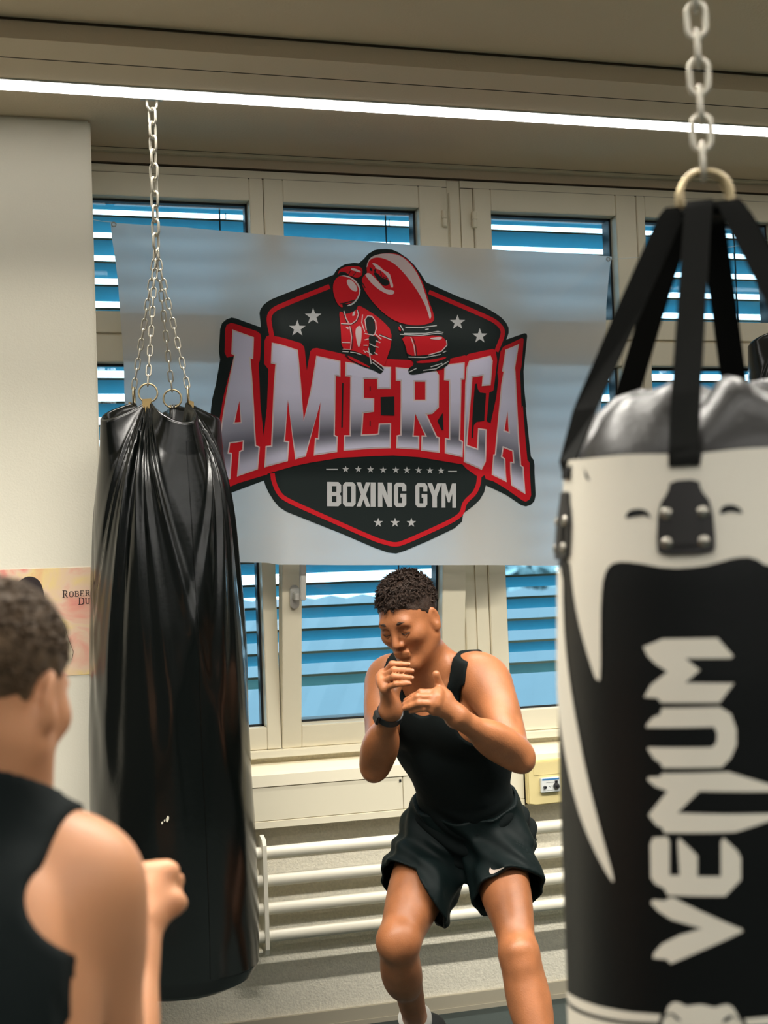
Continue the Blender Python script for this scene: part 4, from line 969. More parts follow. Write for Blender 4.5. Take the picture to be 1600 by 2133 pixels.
MB().box(RX-0.034, RX+0.034, RY-0.030, RY+0.030, 1.796, 1.812).build('strap_knot', MT['strapblack'], rb, bevel=0.006)
vdir = np.array([-RX, -RY, 0])/math.hypot(RX, RY); sdir = np.array([vdir[1], -vdir[0], 0])
if np.dot(sdir, CR) < 0: sdir = -sdir
def hoop(rot):
    c_, s_ = math.cos(rot), math.sin(rot); d_ = sdir*c_+vdir*s_
    pts = [np.array([RX, RY, 1.834])+0.034*math.cos(a_)*d_+np.array([0, 0, 0.034*math.sin(a_)-0.012]) for a_ in np.linspace(-0.5, math.pi+0.5, 22)]
    MB().tube(pts, 0.0042, 9).build('hoop', MT['brass'], rb, smooth=True)
hoop(0.18); hoop(-0.55)
h2 = thing('hanging_chain', 'thick pale chain holding the black-and-white bag', 'chain', (RX, RY, ZCEIL))
MB().box(RX-0.04, RX+0.04, RY-0.04, RY+0.04, ZCEIL-0.006, ZCEIL-0.0002).build('hook_plate', MT['zinc'], h2)
ve = math.degrees(math.atan2(sdir[1], sdir[0]))
chain('main_chain', h2, (RX, RY, ZCEIL-0.004), (RX, RY, 1.8505), 0.0368, fat_l, xax=vdir)
# ---------------------------------------------------------------- bodies: one smooth surface grown from blended volumes
class Field:
    def __init__(s, lo, hi, h):
        s.h = h; s.lo = np.array(lo, np.float32); s.n = np.ceil((np.array(hi)-np.array(lo))/h).astype(int)+1
        s.a = np.full(s.n, 1.0, np.float32)
    def slab(s, b0, b1, pad):
        i0 = np.maximum(np.floor((np.array(b0)-pad-s.lo)/s.h).astype(int), 0); i1 = np.minimum(np.ceil((np.array(b1)+pad-s.lo)/s.h).astype(int)+1, s.n)
        if np.any(i1 <= i0): return None, None
        ax = [s.lo[k]+np.arange(i0[k], i1[k], dtype=np.float32)*s.h for k in range(3)]
        X, Y, Z = np.meshgrid(*ax, indexing='ij', sparse=True)
        return (slice(i0[0], i1[0]), slice(i0[1], i1[1]), slice(i0[2], i1[2])), (X, Y, Z)
    def put(s, sl, d, k, op='add'):
        a = s.a[sl]
        if op == 'add':
            h = np.maximum(k-np.abs(a-d), 0)/max(k, 1e-6); s.a[sl] = np.minimum(a, d)-h*h*k*0.25
        else:
            d = -d; h = np.maximum(k-np.abs(a-d), 0)/max(k, 1e-6); s.a[sl] = np.maximum(a, d)+h*h*k*0.25
    def cone(s, a, b, r1, r2, k=0.02, op='add', inf=0.0):
        a = np.array(a, float); b = np.array(b, float); r1 += inf; r2 += inf; R = max(r1, r2); pad = R+k+3*s.h
        sl, P = s.slab(np.minimum(a, b), np.maximum(a, b), pad)
        if sl is None: return
        ba = b-a; L2 = float(ba@ba)+1e-12
        t = np.clip(((P[0]-a[0])*ba[0]+(P[1]-a[1])*ba[1]+(P[2]-a[2])*ba[2])/L2, 0, 1)
        d = np.sqrt((P[0]-a[0]-t*ba[0])**2+(P[1]-a[1]-t*ba[1])**2+(P[2]-a[2]-t*ba[2])**2)-(r1+(r2-r1)*t)
        s.put(sl, d.astype(np.float32), k, op)
    def chain(s, pts, rs, k=0.02, inf=0.0):
        for i in range(len(pts)-1): s.cone(pts[i], pts[i+1], rs[i], rs[i+1], k, inf=inf)
    def ell(s, c, ax, r, k=0.02, op='add', inf=0.0):
        c = np.array(c, float); r = np.array(r, float)+inf; A = np.array(ax, float); ext = np.sqrt(((A*r[:, None])**2).sum(0))
        sl, P = s.slab(c-ext, c+ext, k+3*s.h)
        if sl is None: return
        q = [(P[0]-c[0])*A[i][0]+(P[1]-c[1])*A[i][1]+(P[2]-c[2])*A[i][2] for i in range(3)]
        k0 = np.sqrt(sum((q[i]/r[i])**2 for i in range(3))); k1 = np.sqrt(sum((q[i]/r[i]**2)**2 for i in range(3)))+1e-9
        s.put(sl, (k0*(k0-1)/k1).astype(np.float32), k, op)
    def grid(s):
        return np.meshgrid(*[s.lo[k]+np.arange(s.n[k], dtype=np.float32)*s.h for k in range(3)], indexing='ij', sparse=True)
    def mesh(s, name, m, parent=None, relax=2):
        a = s.a; ins = a < 0; n = s.n
        cnt = np.zeros(n-1, np.uint8)
        for i in (0, 1):
            for j in (0, 1):
                for k in (0, 1): cnt += ins[i:n[0]-1+i, j:n[1]-1+j, k:n[2]-1+k]
        cells = np.argwhere((cnt > 0) & (cnt < 8)); idx = np.full(n-1, -1, np.int32); idx[tuple(cells.T)] = np.arange(len(cells))
        cor = [(i, j, k) for i in (0, 1) for j in (0, 1) for k in (0, 1)]
        val = {c: a[cells[:, 0]+c[0], cells[:, 1]+c[1], cells[:, 2]+c[2]] for c in cor}
        acc = np.zeros((len(cells), 3)); cn = np.zeros(len(cells))
        for c in cor:
            for ax in range(3):
                if c[ax]: continue
                e = list(c); e[ax] = 1; e = tuple(e); v0, v1 = val[c], val[e]; mk = (v0 < 0) != (v1 < 0)
                t = np.where(mk, v0/np.where(mk, v0-v1, 1), 0); p = np.tile(np.array(c, float), (len(cells), 1)); p[:, ax] += t
                acc[mk] += p[mk]; cn[mk] += 1
        V = (acc/cn[:, None]+cells)*s.h+s.lo; quads = []
        for ax in range(3):
            o1, o2 = [(1, 2), (2, 0), (0, 1)][ax]
            sa = [slice(None)]*3; sb = [slice(None)]*3; sa[ax] = slice(0, n[ax]-1); sb[ax] = slice(1, n[ax])
            ed = np.argwhere(ins[tuple(sa)] != ins[tuple(sb)])
            ed = ed[(ed[:, o1] > 0) & (ed[:, o2] > 0) & (ed[:, o1] < n[o1]-1) & (ed[:, o2] < n[o2]-1)]
            fl = ins[tuple(ed.T)]
            def cell(d1, d2):
                c = ed.copy(); c[:, o1] -= d1; c[:, o2] -= d2; return idx[tuple(c.T)]
            q = np.stack([cell(1, 1), cell(0, 1), cell(0, 0), cell(1, 0)], 1); q[~fl] = q[~fl][:, ::-1]; quads.append(q)
        Qd = np.concatenate(quads); Qd = Qd[(Qd >= 0).all(1)]
        for it in range(relax*2):
            sm = np.zeros_like(V); c_ = np.zeros(len(V))
            for x, y in ((0, 1), (1, 2), (2, 3), (3, 0)):
                for p_, q_ in ((x, y), (y, x)):
                    for k in range(3): sm[:, k] += np.bincount(Qd[:, p_], V[Qd[:, q_], k], len(V))
                    c_ += np.bincount(Qd[:, p_], minlength=len(V))
            V = V+(0.5 if it % 2 == 0 else -0.47)*(sm/np.maximum(c_, 1)[:, None]-V)
        me = bpy.data.meshes.new(name); me.vertices.add(len(V)); me.vertices.foreach_set('co', V.astype(np.float32).ravel())
        me.loops.add(Qd.size); me.loops.foreach_set('vertex_index', Qd.ravel().astype(np.int32))
        me.polygons.add(len(Qd)); me.polygons.foreach_set('loop_start', np.arange(0, Qd.size, 4, dtype=np.int32))
        me.update(calc_edges=True); me.polygons.foreach_set('use_smooth', np.ones(len(Qd), bool)); me.materials.append(m); me.validate()
        return link(name, me, parent)
def unit(v): v = np.array(v, float); return v/np.linalg.norm(v)
def frame_ax(up, left):
    up = unit(up); left = unit(np.array(left)-up*np.dot(left, up)); fwd = np.cross(left, up); return left, fwd, up    # left, forward, up

MT['skin'] = mat('tanned_skin', (164, 104, 66), 0.42, sss=0.06, var=(22, 0.14), bump=(260, 0.15), spec=0.45)
MT['skin2'] = mat('fair_skin', (192, 136, 98), 0.48, sss=0.08, var=(9, 0.06), bump=(260, 0.08), spec=0.4)
MT['hair'] = mat('dark_brown_hair', (54, 38, 28), 0.5, bump=(420, 0.9), var=(160, 0.35), spec=0.35)
MT['hair2'] = mat('brown_hair', (84, 66, 46), 0.6, bump=(300, 0.9), var=(90, 0.3), spec=0.3)
MT['top'] = mat('black_jersey', (6, 15, 15), 0.85, bump=(26, 0.4, 3), spec=0.2)
MT['short'] = mat('dark_green_nylon', (6, 19, 19), 0.6, bump=(24, 0.5, 3), spec=0.18)
MT['sock'] = mat('white_sock', (222, 220, 212), 0.9, bump=(700, 0.5))
MT['shoe'] = mat('black_shoe', (26, 28, 30), 0.6)
MT['sole'] = mat('pale_sole', (190, 188, 180), 0.6)
MT['lace'] = mat('grey_lace', (150, 150, 146), 0.8)
MT['eye'] = mat('eye_white', (220, 214, 204), 0.3)
MT['iris'] = mat('eye_iris', (40, 28, 20), 0.3)
MT['swoosh'] = mat('silver_print', (186, 170, 158), 0.5)

def head_prims(Fd, c, f, l, u, s=1.0, neck=None, ears=(1, -1)):
    """skull, face and neck in the head's own axes (f forward, l left, u up)"""
    f, l, u = unit(f), unit(l), unit(u); g = lambda a, b, d: c+s*(a*f+b*l+d*u); ax = (f, l, u)
    Fd.ell(g(-.014, 0, .040), ax, (.100*s, .077*s, .086*s), .03)
    Fd.ell(g(.034, 0, -.020), ax, (.058*s, .060*s, .088*s), .035)
    for q in (1, -1):
        Fd.cone(g(.000, q*.054, -.062), g(.070, q*.016, -.108), .020*s, .017*s, .03)
        Fd.ell(g(.058, q*.046, -.022), ax, (.026*s, .020*s, .020*s), .03)
    Fd.ell(g(.078, 0, -.106), ax, (.018*s, .022*s, .018*s), .02)
    Fd.cone(g(.083, -.036, .026), g(.083, .036, .026), .012*s, .012*s, .02)
    for q in (1, -1): Fd.ell(g(.101, q*.032, .004), ax, (.020*s, .017*s, .012*s), .012, 'sub')
    for q in (1, -1): Fd.ell(g(.078, q*.032, .002), ax, (.0135*s, .015*s, .0125*s), .004)
    Fd.cone(g(.092, 0, .012), g(.112, 0, -.030), .008*s, .0105*s, .012); Fd.cone(g(.098, -.012, -.036), g(.098, .012, -.036), .0075*s, .0075*s, .008)
    Fd.cone(g(.094, -.020, -.061), g(.094, .020, -.061), .0075*s, .0075*s, .006); Fd.cone(g(.093, -.016, -.072), g(.093, .016, -.072), .0082*s, .0082*s, .006)
    Fd.cone(g(.104, -.022, -.0665), g(.104, .022, -.0665), .0022*s, .0022*s, .003, 'sub')
    for q in ears:
        ea = (unit(f*0.94-q*l*0.34), unit(l*0.94+q*f*0.34), u); cE = g(-.006, q*.080, -.006)
        Fd.ell(cE, ea, (.019*s, .0085*s, .033*s), .006)
        Fd.ell(cE+s*(.003*f+q*.007*l+.004*u), ea, (.0105*s, .006*s, .020*s), .005, 'sub')
        Fd.ell(cE+s*(.001*f-.027*u), ea, (.010*s, .008*s, .011*s), .006)
    if neck is not None:
        Fd.cone(g(-.024, 0, -.050), neck, .056*s, .064*s, .045); Fd.cone(g(.018, 0, -.085), np.array(neck)+.030*np.array(f), .038*s, .040*s, .04)
    return g, ax
def hand_prims(Fd, wrist, mcps, pips, tips, rs, thumb, palm_r=.0135):
    for i in range(4):
        Fd.cone(wrist+(mcps[i]-wrist)*0.12, mcps[i], palm_r*1.05, palm_r*0.86, .012)
    for i in range(3): Fd.cone(mcps[i], mcps[i+1], .0115, .0115, .010)
    for i in range(4):
        r = rs[i]; Fd.ell(mcps[i], np.eye(3), (r*1.28,)*3, .006)
        mid = pips[i]+(tips[i]-pips[i])*0.52
        Fd.cone(mcps[i], pips[i], r*1.12, r*1.02, .0035); Fd.ell(pips[i], np.eye(3), (r*1.06,)*3, .003); Fd.cone(pips[i], mid, r*1.0, r*.94, .0035); Fd.cone(mid, tips[i], r*.94, r*.78, .0035)
    Fd.cone(wrist+(thumb[0]-wrist)*0.3, thumb[0], .017, .016, .014); Fd.cone(thumb[0], thumb[1], .0145, .0105, .008); Fd.cone(thumb[1], thumb[2], .0105, .0088, .004)
def nail(parent, tip, prev, nrm, w, m):
    d = unit(tip-prev); n_ = unit(nrm-d*np.dot(nrm, d)); s_ = np.cross(d, n_); c = tip+n_*w*0.85+d*w*0.1
    MB().add([c-s_*w*.6-d*w*.8, c+s_*w*.6-d*w*.8, c+s_*w*.62+d*w*.4, c+s_*w*.3+d*w*.75, c-s_*w*.3+d*w*.75, c-s_*w*.62+d*w*.4], [(0, 1, 2, 3, 4, 5)]).build('fingernail', m, parent)
def tufts(name, m, parent, g, ax, n, cond, rad, L, lean, s=1.0):
    """short locks rooted on the skull ellipsoid, each a bent four-sided spike"""
    vs = []; fs = []; f, l, u = [np.array(q) for q in ax]; k = 0
    while k < n:
        v = RNG.normal(size=3); v /= np.linalg.norm(v); 
        loc = np.array([-.014, 0, .040])+v*np.array(rad)
        if not cond(loc, v): continue
        p = g(*loc); nr = unit(v[0]/rad[0]*f+v[1]/rad[1]*l+v[2]/rad[2]*u)
        t = unit(np.cross(nr, RNG.normal(size=3))); b = np.cross(nr, t); w = RNG.uniform(.0016, .0032)*s; ln = L(loc, v)*RNG.uniform(.7, 1.2)*s
        d = unit(lean[0]*f+lean[1]*l+lean[2]*u+RNG.normal(size=3)*0.55); d = unit(d-nr*np.dot(d, nr))
        q1_ = p+nr*ln*0.55+d*ln*0.35; q2_ = p+nr*ln*0.75+d*ln*0.95; o = len(vs)
        for c, ww in ((p-nr*.003*s, 1.0), (q1_, 0.8)):
            vs += [c+t*w*ww, c+b*w*ww, c-t*w*ww, c-b*w*ww]
        vs.append(q2_); fs += [(o+i, o+(i+1) % 4, o+4+(i+1) % 4, o+4+i) for i in range(4)]+[(o+4+i, o+4+(i+1) % 4, o+8) for i in range(4)]; k += 1
    mb = MB(); mb.add(vs, fs); o = mb.build(name, m, parent, smooth=True); o['kind'] = 'stuff'; return o
def limb_muscles(Fd, a, b, prims):
    """prims: (t, side vector, offset, (r_along, r_across, r_depth), k)"""
    ax = unit(b-a)
    for t, sv, off, r, k in prims:
        s1 = unit(sv-ax*np.dot(sv, ax)); s2 = np.cross(ax, s1); Fd.ell(a+(b-a)*t+s1*off, (ax, s1, s2), r, k)
def shoe(parent, ankle, toe_dir, heel_z=0.0, pitch=0.0, s=1.0, inst=0.255):
    """sock, shoe upper, sole and laces; toe_dir is horizontal"""
    d = unit([toe_dir[0], toe_dir[1], 0]); sd = np.array([-d[1], d[0], 0]); cp, sp_ = math.cos(pitch), math.sin(pitch)
    fd = d*cp-np.array([0, 0, sp_]); up = d*sp_+np.array([0, 0, cp]); base = ankle-up*0.085*s
    T = lambda a, b, c: base+s*(a*fd+b*sd+c*up)
    Fd = Field(np.minimum.reduce([T(-.09, -.07, -.02), T(.21, .07, .16), T(.21, -.07, -.02), T(-.09, .07, .16)])-.03, np.maximum.reduce([T(-.09, -.07, -.02), T(.21, .07, .16), T(.21, -.07, -.02), T(-.09, .07, .16)])+.03, 0.005)
    axs = (fd, sd, up)
    Fd.ell(T(-.035, 0, .040), axs, (.045*s, .036*s, .042*s), .02); Fd.ell(T(.05, 0, .042), axs, (.10*s, .038*s, .042*s), .03); Fd.ell(T(.125, .003, .028), axs, (.062*s, .044*s, .030*s), .03)
    Fd.cone(T(-.015, 0, .06), T(-.005, 0, .095), .043*s, .040*s, .02)
    X, Y, Z = Fd.grid(); hgt = ((X-base[0])*up[0]+(Y-base[1])*up[1]+(Z-base[2])*up[2])
    Fd.a = np.maximum(Fd.a, np.maximum(.012*s-hgt, hgt-.098*s)).astype(np.float32)
    up_o = Fd.mesh('shoe', MT['shoe'], parent, 1)
    prof = smooth_poly([(-.085, -.03), (-.085, .03), (-.02, .036), (.06, .038), (.13, .048), (.185, .03), (.195, 0), (.185, -.036), (.13, -.044), (.06, -.034), (-.02, -.034)], 2)
    k = len(prof); mb = MB(); mb.add([T(a, b, -.004) for a, b in prof]+[T(a, b, .016) for a, b in prof], [tuple(range(k)), tuple(range(2*k-1, k-1, -1))]+[(i, (i+1) % k, (i+1) % k+k, i+k) for i in range(k)])
    mb.build('sole', MT['sole'], up_o)
    for a in (.035, .055, .075, .095): MB().tube([T(a, -.022, .078-.35*(a-.035)), T(a+.004, 0, .089-.36*(a-.035)), T(a+.008, .022, .078-.35*(a-.035))], .0025*s, 6).build('lace', MT['lace'], up_o)
    return T
# ---------------------------------------------------------------- the crouching boxer
J = {k: at(*v) for k, v in dict(hipL=(1035,1740,3.90), hipR=(908,1742,4.0), kL=(1082,1990,3.60), kR=(830,1962,3.72), aL=(1146,2300,3.44), aR=(866,2128,4.03),
  shL=(1006,1412,3.68), shR=(815,1412,3.84), elL=(1082,1577,3.50), elR=(781,1596,3.66), wrL=(951,1492,3.37), wrR=(814,1478,3.48), head=(853,1290,3.66), neck=(893,1396,3.75)).items()}
man = thing('person', 'man crouching in a boxing guard in front of the radiator, black tank top, dark shorts', 'person', (J['aL'][0], J['aR'][1]-0.2, 0))
hm = (J['hipL']+J['hipR'])/2; sm_ = (J['shL']+J['shR'])/2; UP = sm_-hm; TL = np.linalg.norm(UP)
LA, FA, UA = frame_ax(UP, (unit(J['shL']-J['shR'])+unit(J['hipL']-J['hipR'])))
LS, FS, US = frame_ax(UP, J['shL']-J['shR']); LH, FH, UH = frame_ax(UP, J['hipL']-J['hipR'])
tp = lambda l, f, t, L_=None, F_=None: hm+UP*t+(LA if L_ is None else L_)*l+(FA if F_ is None else F_)*f
def torso(Fd, inf=0.0, arms=True):
    Fd.ell(tp(0, -.01, .02, LH, FH), (LH, FH, UH), (.152, .096, .125), .05, inf=inf)
    for q in (1, -1): Fd.ell(tp(q*.070, -.040, -.06, LH, FH), (LH, FH, UH), (.078, .062, .095), .05, inf=inf)
    Fd.ell(tp(.022, .00, .22), (LA, FA, UA), (.128, .094, .15), .06, inf=inf)
    Fd.ell(tp(.012, .002, .58), (LA, FA, UA), (.140, .106, .17), .06, inf=inf)
    Fd.ell(tp(0, -.01, .84, LS, FS), (LS, FS, US), (.165, .098, .115), .05, inf=inf)
    for q in (1, -1):
        Fd.ell(tp(q*.072, .072, .80, LS, FS), (unit(LS-0.2*q*US), FS, unit(US+0.2*q*LS)), (.088, .042, .062), .03, inf=inf)
        Fd.ell(tp(q*.115+.006, -.015, .68), (LA, FA, UA), (.050, .075, .14), .04, inf=inf)
        Fd.ell(tp(q*.075, -.085, .72, LS, FS), (LS, FS, US), (.075, .045, .13), .04, inf=inf)
        sh = J['shL'] if q == 1 else J['shR']
        Fd.cone(J['neck']-UA*.02-FS*.012, sh+US*.028-LS*q*.025, .046, .040, .045, inf=inf)
    Fd.cone(tp(0, -.02, .9), J['neck'], .075, .060, .04, inf=inf)
def shoulders(Fd, inf=0.0):
    for side, q in (('L', 1), ('R', -1)):
        sh, el = J['sh'+side], J['el'+side]
        Fd.cone(tp(q*.02, .075, .97, LS, FS), sh+US*.022+FS*.02-LS*q*.03, .010, .010, .02, inf=inf)     # collar bone
        ax_ = unit(el-sh); out = unit(LS*q-ax_*np.dot(LS*q, ax_))
        Fd.ell(sh+ax_*.018+LS*q*.008, np.eye(3), (.060, .060, .062), .04, inf=inf)
        Fd.ell(sh+ax_*.055+out*.016, (ax_, out, np.cross(ax_, out)), (.084, .042, .052), .016, inf=inf)
        Fd.cone(sh, sh+(el-sh)*.45, .047, .042, .03, inf=inf)
Fb = Field((.84, 2.98, .02), (1.62, 4.12, 1.44), 0.0036)
torso(Fb); shoulders(Fb)
camv = lambda p: unit(CP-p)
for side, q in (('L', 1), ('R', -1)):
    sh, el, wr = J['sh'+side], J['el'+side], J['wr'+side]
    ax_ = unit(el-sh); out = unit(LS*q-ax_*np.dot(LS*q, ax_))
    Fb.cone(sh, el, .047, .032, .03)
    fold = unit((wr-el)-ax_*np.dot(wr-el, ax_))                       # the inside of the elbow
    limb_muscles(Fb, sh, el, [(.56, fold, .022, (.080, .034, .036), .012), (.50, -fold, .020, (.105, .030, .040), .014)])
    Fb.ell(el+unit(ax_-unit(wr-el))*.020, np.eye(3), (.019,)*3, .02)
    Fb.cone(el, wr, .031, .0255, .025)
    up_ = np.cross(unit(wr-el), ax_)
    limb_muscles(Fb, el, wr, [(.30, -ax_, .014, (.088, .032, .038), .025), (.30, up_, .016, (.085, .028, .028), .02), (.30, -up_, .016, (.085, .028, .028), .02)])
    Fb.ell(wr, np.eye(3), (.0265,)*3, .015)
def legs(Fd, inf=0.0, shank=True):
    for side, q in (('L', 1), ('R', -1)):
        hp, kn, an = J['hip'+side], J['k'+side], J['a'+side]
        th = unit(kn-hp); sk = unit(an-kn); fr = unit(-(sk-th*np.dot(sk, th)))   # front of the thigh
        sdv = np.cross(th, fr); iv = np.array((inf,)*3)
        w_ = .80 if q == 1 else 1.02; Fd.cone(hp, kn, .086*w_, .052*w_, .04, inf=inf)
        limb_muscles(Fd, hp, kn, [(t, v, o, np.array(r)*np.array((1, w_, w_))+iv, k) for t, v, o, r, k in ((.45, fr, .026, (.17, .046, .060), .04), (.74, fr+sdv*.9, .020, (.080, .030, .030), .02), (.74, fr-sdv*.9, .022, (.075, .030, .032), .02), (.45, -fr, .030, (.17, .045, .058), .04), (.25, -LH*q, .03, (.14, .05, .05), .04))])
        if not shank: continue
        Fd.ell(kn+fr*.014, np.eye(3), (.045*w_,)*3, .02); Fd.ell(kn+fr*.036+sk*.006, np.eye(3), (.026,)*3, .014); Fd.ell(kn+fr*.030+sk*.045, np.eye(3), (.018,)*3, .02)
        Fd.cone(kn, an, .047, .033, .03)
        bk = unit(-fr-sk*np.dot(-fr, sk)); s2 = np.cross(sk, bk)
        limb_muscles(Fd, kn, an, [(.30, bk+s2*.6, .030, (.120, .038, .040), .022), (.27, bk-s2*.6, .030, (.115, .038, .040), .022), (.35, -bk, .012, (.16, .022, .026), .02)])
        Fd.ell(an, np.eye(3), (.036,)*3, .02)
legs(Fb)
HS = 0.865
Hf0 = np.array([-.744, -.678, 0.0]); pitch = math.radians(24)
Hf = Hf0*math.cos(pitch)+np.array([0, 0, -math.sin(pitch)]); Hl = np.cross(np.array([0, 0, 1.0]), Hf0); Hu = np.cross(Hf, Hl)
tl2 = math.radians(5); Hl, Hu = Hl*math.cos(tl2)+Hu*math.sin(tl2), Hu*math.cos(tl2)-Hl*math.sin(tl2)
g1, hax = head_prims(Fb, J['head'], Hf, Hl, Hu, HS, J['neck'])
# hands: knuckles, middle joints, fingertips
R_m = [at(*p) for p in ((799,1404,3.475),(795,1412,3.460),(797,1422,3.445),(802,1434,3.430))]
R_p = [at(*p) for p in ((817,1383,3.445),(821,1395.5,3.425),(821,1409,3.410),(825,1425,3.400))]
R_t = [at(*p) for p in ((851,1384,3.440),(859,1397.5,3.415),(858,1412,3.402),(854,1424,3.400))]
hand_prims(Fb, J['wrR'], R_m, R_p, R_t, (.0076, .0080, .0078, .0070), [at(818,1442,3.49), at(838,1416,3.495), at(852,1398,3.485)])
L_m = [at(*p) for p in ((912,1442,3.345),(908.5,1453,3.330),(906,1466,3.325),(903,1478,3.330))]
L_p = [at(*p) for p in ((877,1442,3.335),(871,1451.5,3.318),(873,1464.5,3.312),(880,1475.5,3.318))]
L_t = [at(*p) for p in ((845,1459,3.36),(842,1467,3.345),(842,1475.5,3.335),(855,1482,3.335))]
hand_prims(Fb, J['wrL'], L_m, L_p, L_t, (.0076, .0080, .0078, .0070), [at(929,1452,3.365), at(915,1428,3.365), at(908.5,1404,3.355)])
bodyo = Fb.mesh('body', MT['skin'], man, 2)
del Fb
MT['nail'] = mat('nail', (206, 152, 122), 0.3)
for tip, prev, nv in ((R_t[1], R_p[1], camv(R_t[1])-CR*0.2+CU*0.6), (R_t[2], R_p[2], camv(R_t[2])+CU*0.6), (R_t[0], R_p[0], camv(R_t[0])+CU*0.8)):
    nail(bodyo, tip, prev, nv, .0050, MT['nail'])
# tank top
Ft = Field((.95, 3.25, .52), (1.60, 4.02, 1.24), 0.004)
torso(Ft, 0.0065); shoulders(Ft, 0.0065)
X, Y, Z = Ft.grid(); rel = (X-hm[0], Y-hm[1], Z-hm[2]); dt_ = lambda v: rel[0]*v[0]+rel[1]*v[1]+rel[2]*v[2]
t_ = dt_(UA)/TL; l2 = dt_(LS); f2 = dt_(FS)
wr_ = 0.0045*np.sin(62*t_+9*l2+3*np.sin(20*l2))*np.clip((0.34-t_)/0.2, 0, 1)*np.clip((t_+0.15)/0.1, 0, 1)
d = Ft.a-wr_-0.024*np.clip((0.26-t_)/0.26, 0, 1)
arm = np.maximum.reduce([1-np.sqrt(((np.abs(l2)-.178)/.082)**2+((t_-.93)/.19)**2)])
d = np.maximum(d, .06*arm)
nk = 1-np.sqrt((l2/.074)**2+((t_-1.12)/np.where(f2 > 0, .23, .17))**2)
d = np.maximum(d, .06*nk); d = np.maximum(d, np.where(t_ > .93, np.abs(l2)-.125, -1)); d = np.maximum(d, (-.10-t_+.05*np.sin(7*l2))*TL); d = np.maximum(d, (t_-1.16)*TL)
Ft.a = d.astype(np.float32); Ft.mesh('tank_top', MT['top'], man, 1); del Ft
# shorts: waist plus two flared, open legs
Fs = Field((.93, 3.15, .20), (1.68, 4.12, .84), 0.004)
torso(Fs, .014); legs(Fs, .010, False)
cuts = []
for side, q, tc_ in (('L', 1, .55), ('R', -1, .52)):
    hp, kn = J['hip'+side], J['k'+side]; th = unit(kn-hp); L_ = np.linalg.norm(kn-hp); sk = unit(J['a'+side]-kn); fr = unit(-(sk-th*np.dot(sk, th)))
    Fs.cone(hp+th*.05, hp+th*L_*.62+LH*q*.012-np.array([0, 0, .006]), .080, .088 if q == 1 else .108, .05); cuts.append((hp, th, tc_*L_, q))
X, Y, Z = Fs.grid()
ang = X*31+Y*27
fol = 0.0045*np.sin(X*75+Z*38+2*np.sin(Z*30))+0.0035*np.sin(Y*82-Z*60+1.3)
d = Fs.a+fol
d = np.maximum(d, -(d+0.010))                                         # hollow
mx = None
for hp, th, L_, q in cuts:
    al = (X-hp[0])*th[0]+(Y-hp[1])*th[1]+(Z-hp[2])*th[2]
    own = ((X-hm[0])*LH[0]+(Y-hm[1])*LH[1]+(Z-hm[2])*LH[2])*q
    lat = (X-hp[0])*LH[0]+(Y-hp[1])*LH[1]+(Z-hp[2])*LH[2]
    c = (al-L_+0.24*np.clip(q*lat, -.07, .14))*np.clip(own/.10+.5, 0, 1)
    mx = c if mx is None else mx+c
d = np.maximum(d, mx)
tw = ((X-hm[0])*UA[0]+(Y-hm[1])*UA[1]+(Z-hm[2])*UA[2]); d = np.maximum(d, tw-.125)
Fs.a = d.astype(np.float32); shorts = Fs.mesh('shorts', MT['short'], man, 1); del Fs
# small tick mark on the hem, laid on the cloth
bv = BVHTree.FromPolygons([v.co[:] for v in shorts.data.vertices], [p.vertices[:] for p in shorts.data.polygons])
sw = smooth_poly([(1019,1813),(1021,1806),(1024,1811),(1031,1812.5),(1056,1804.5),(1034,1817),(1025,1821),(1020,1819)], 1)
vv, ff = fill2d([[sw]], np.arange(1015, 1060, 4))
pp = []
for px, py in vv:
    h = bv.ray_cast(Vector(CP), Vector(ray(px, py)).normalized()); pp.append(np.array(h[0]) if h[0] is not None else at(px, py, 3.6))
pp = np.array(pp)-np.array([unit(ray(px, py)) for px, py in vv])*0.0022
MB().add(pp, ff).build('tick_mark', MT['swoosh'], shorts)
# hair
Fh = Field(J['head']-.17, J['head']+.20, 0.004)
g_ = lambda a, b, c: J['head']+HS*(a*Hf+b*Hl+c*Hu)
Fh.ell(g_(-.014, 0, .043), (Hf, Hl, Hu), (.1045*HS, .0815*HS, .0935*HS), .02)
X, Y, Z = Fh.grid(); rr = (X-J['head'][0], Y-J['head'][1], Z-J['head'][2]); fa, la, ua = [sum(rr[i]*v_[i] for i in range(3))/HS for v_ in (Hf, Hl, Hu)]
hl = np.where(fa > .035, .056-.35*np.clip(.085-fa, -.02, .05), np.where(fa > .012, .020, -.035-0.4*np.clip(-fa, 0, .1)))
hl = np.maximum(hl, np.where(fa > .012, .020+(fa-.012)*0.72, -1))
nz = .0022*np.sin(fa*260+2*np.sin(la*190))*np.sin(la*230+ua*150)
Fh.a = np.maximum(Fh.a+nz, hl-ua).astype(np.float32); Fh.mesh('hair', MT['hair'], man, 1)
tufts('hair_lock', MT['hair'], man, g1, hax, 1700, lambda p, v: p[2] > .070 or (p[0] < -.02 and p[2] > .03), (.103, .080, .092), lambda p, v: .011+.012*max(0, min(1, (p[2]-.06)/.05)), (.75, .2, .1), HS)
for q in (1, -1):
    MB().tube([J['head']+HS*(a*Hf+q*b*Hl+c*Hu) for a, b, c in ((.094, .012, .026), (.096, .024, .031), (.090, .040, .031), (.078, .052, .024))], [.0030, .0042, .0036, .0016], 8).build('eyebrow', MT['hair'], man, smooth=True)
    MB().tube([J['head']+HS*(a*Hf+q*b*Hl+c*Hu) for a, b, c in ((.0895, .019, -.003), (.0935, .032, -.0065), (.0875, .045, -.002))], .0013, 6).build('eyelash', MT['hair'], man, smooth=True)
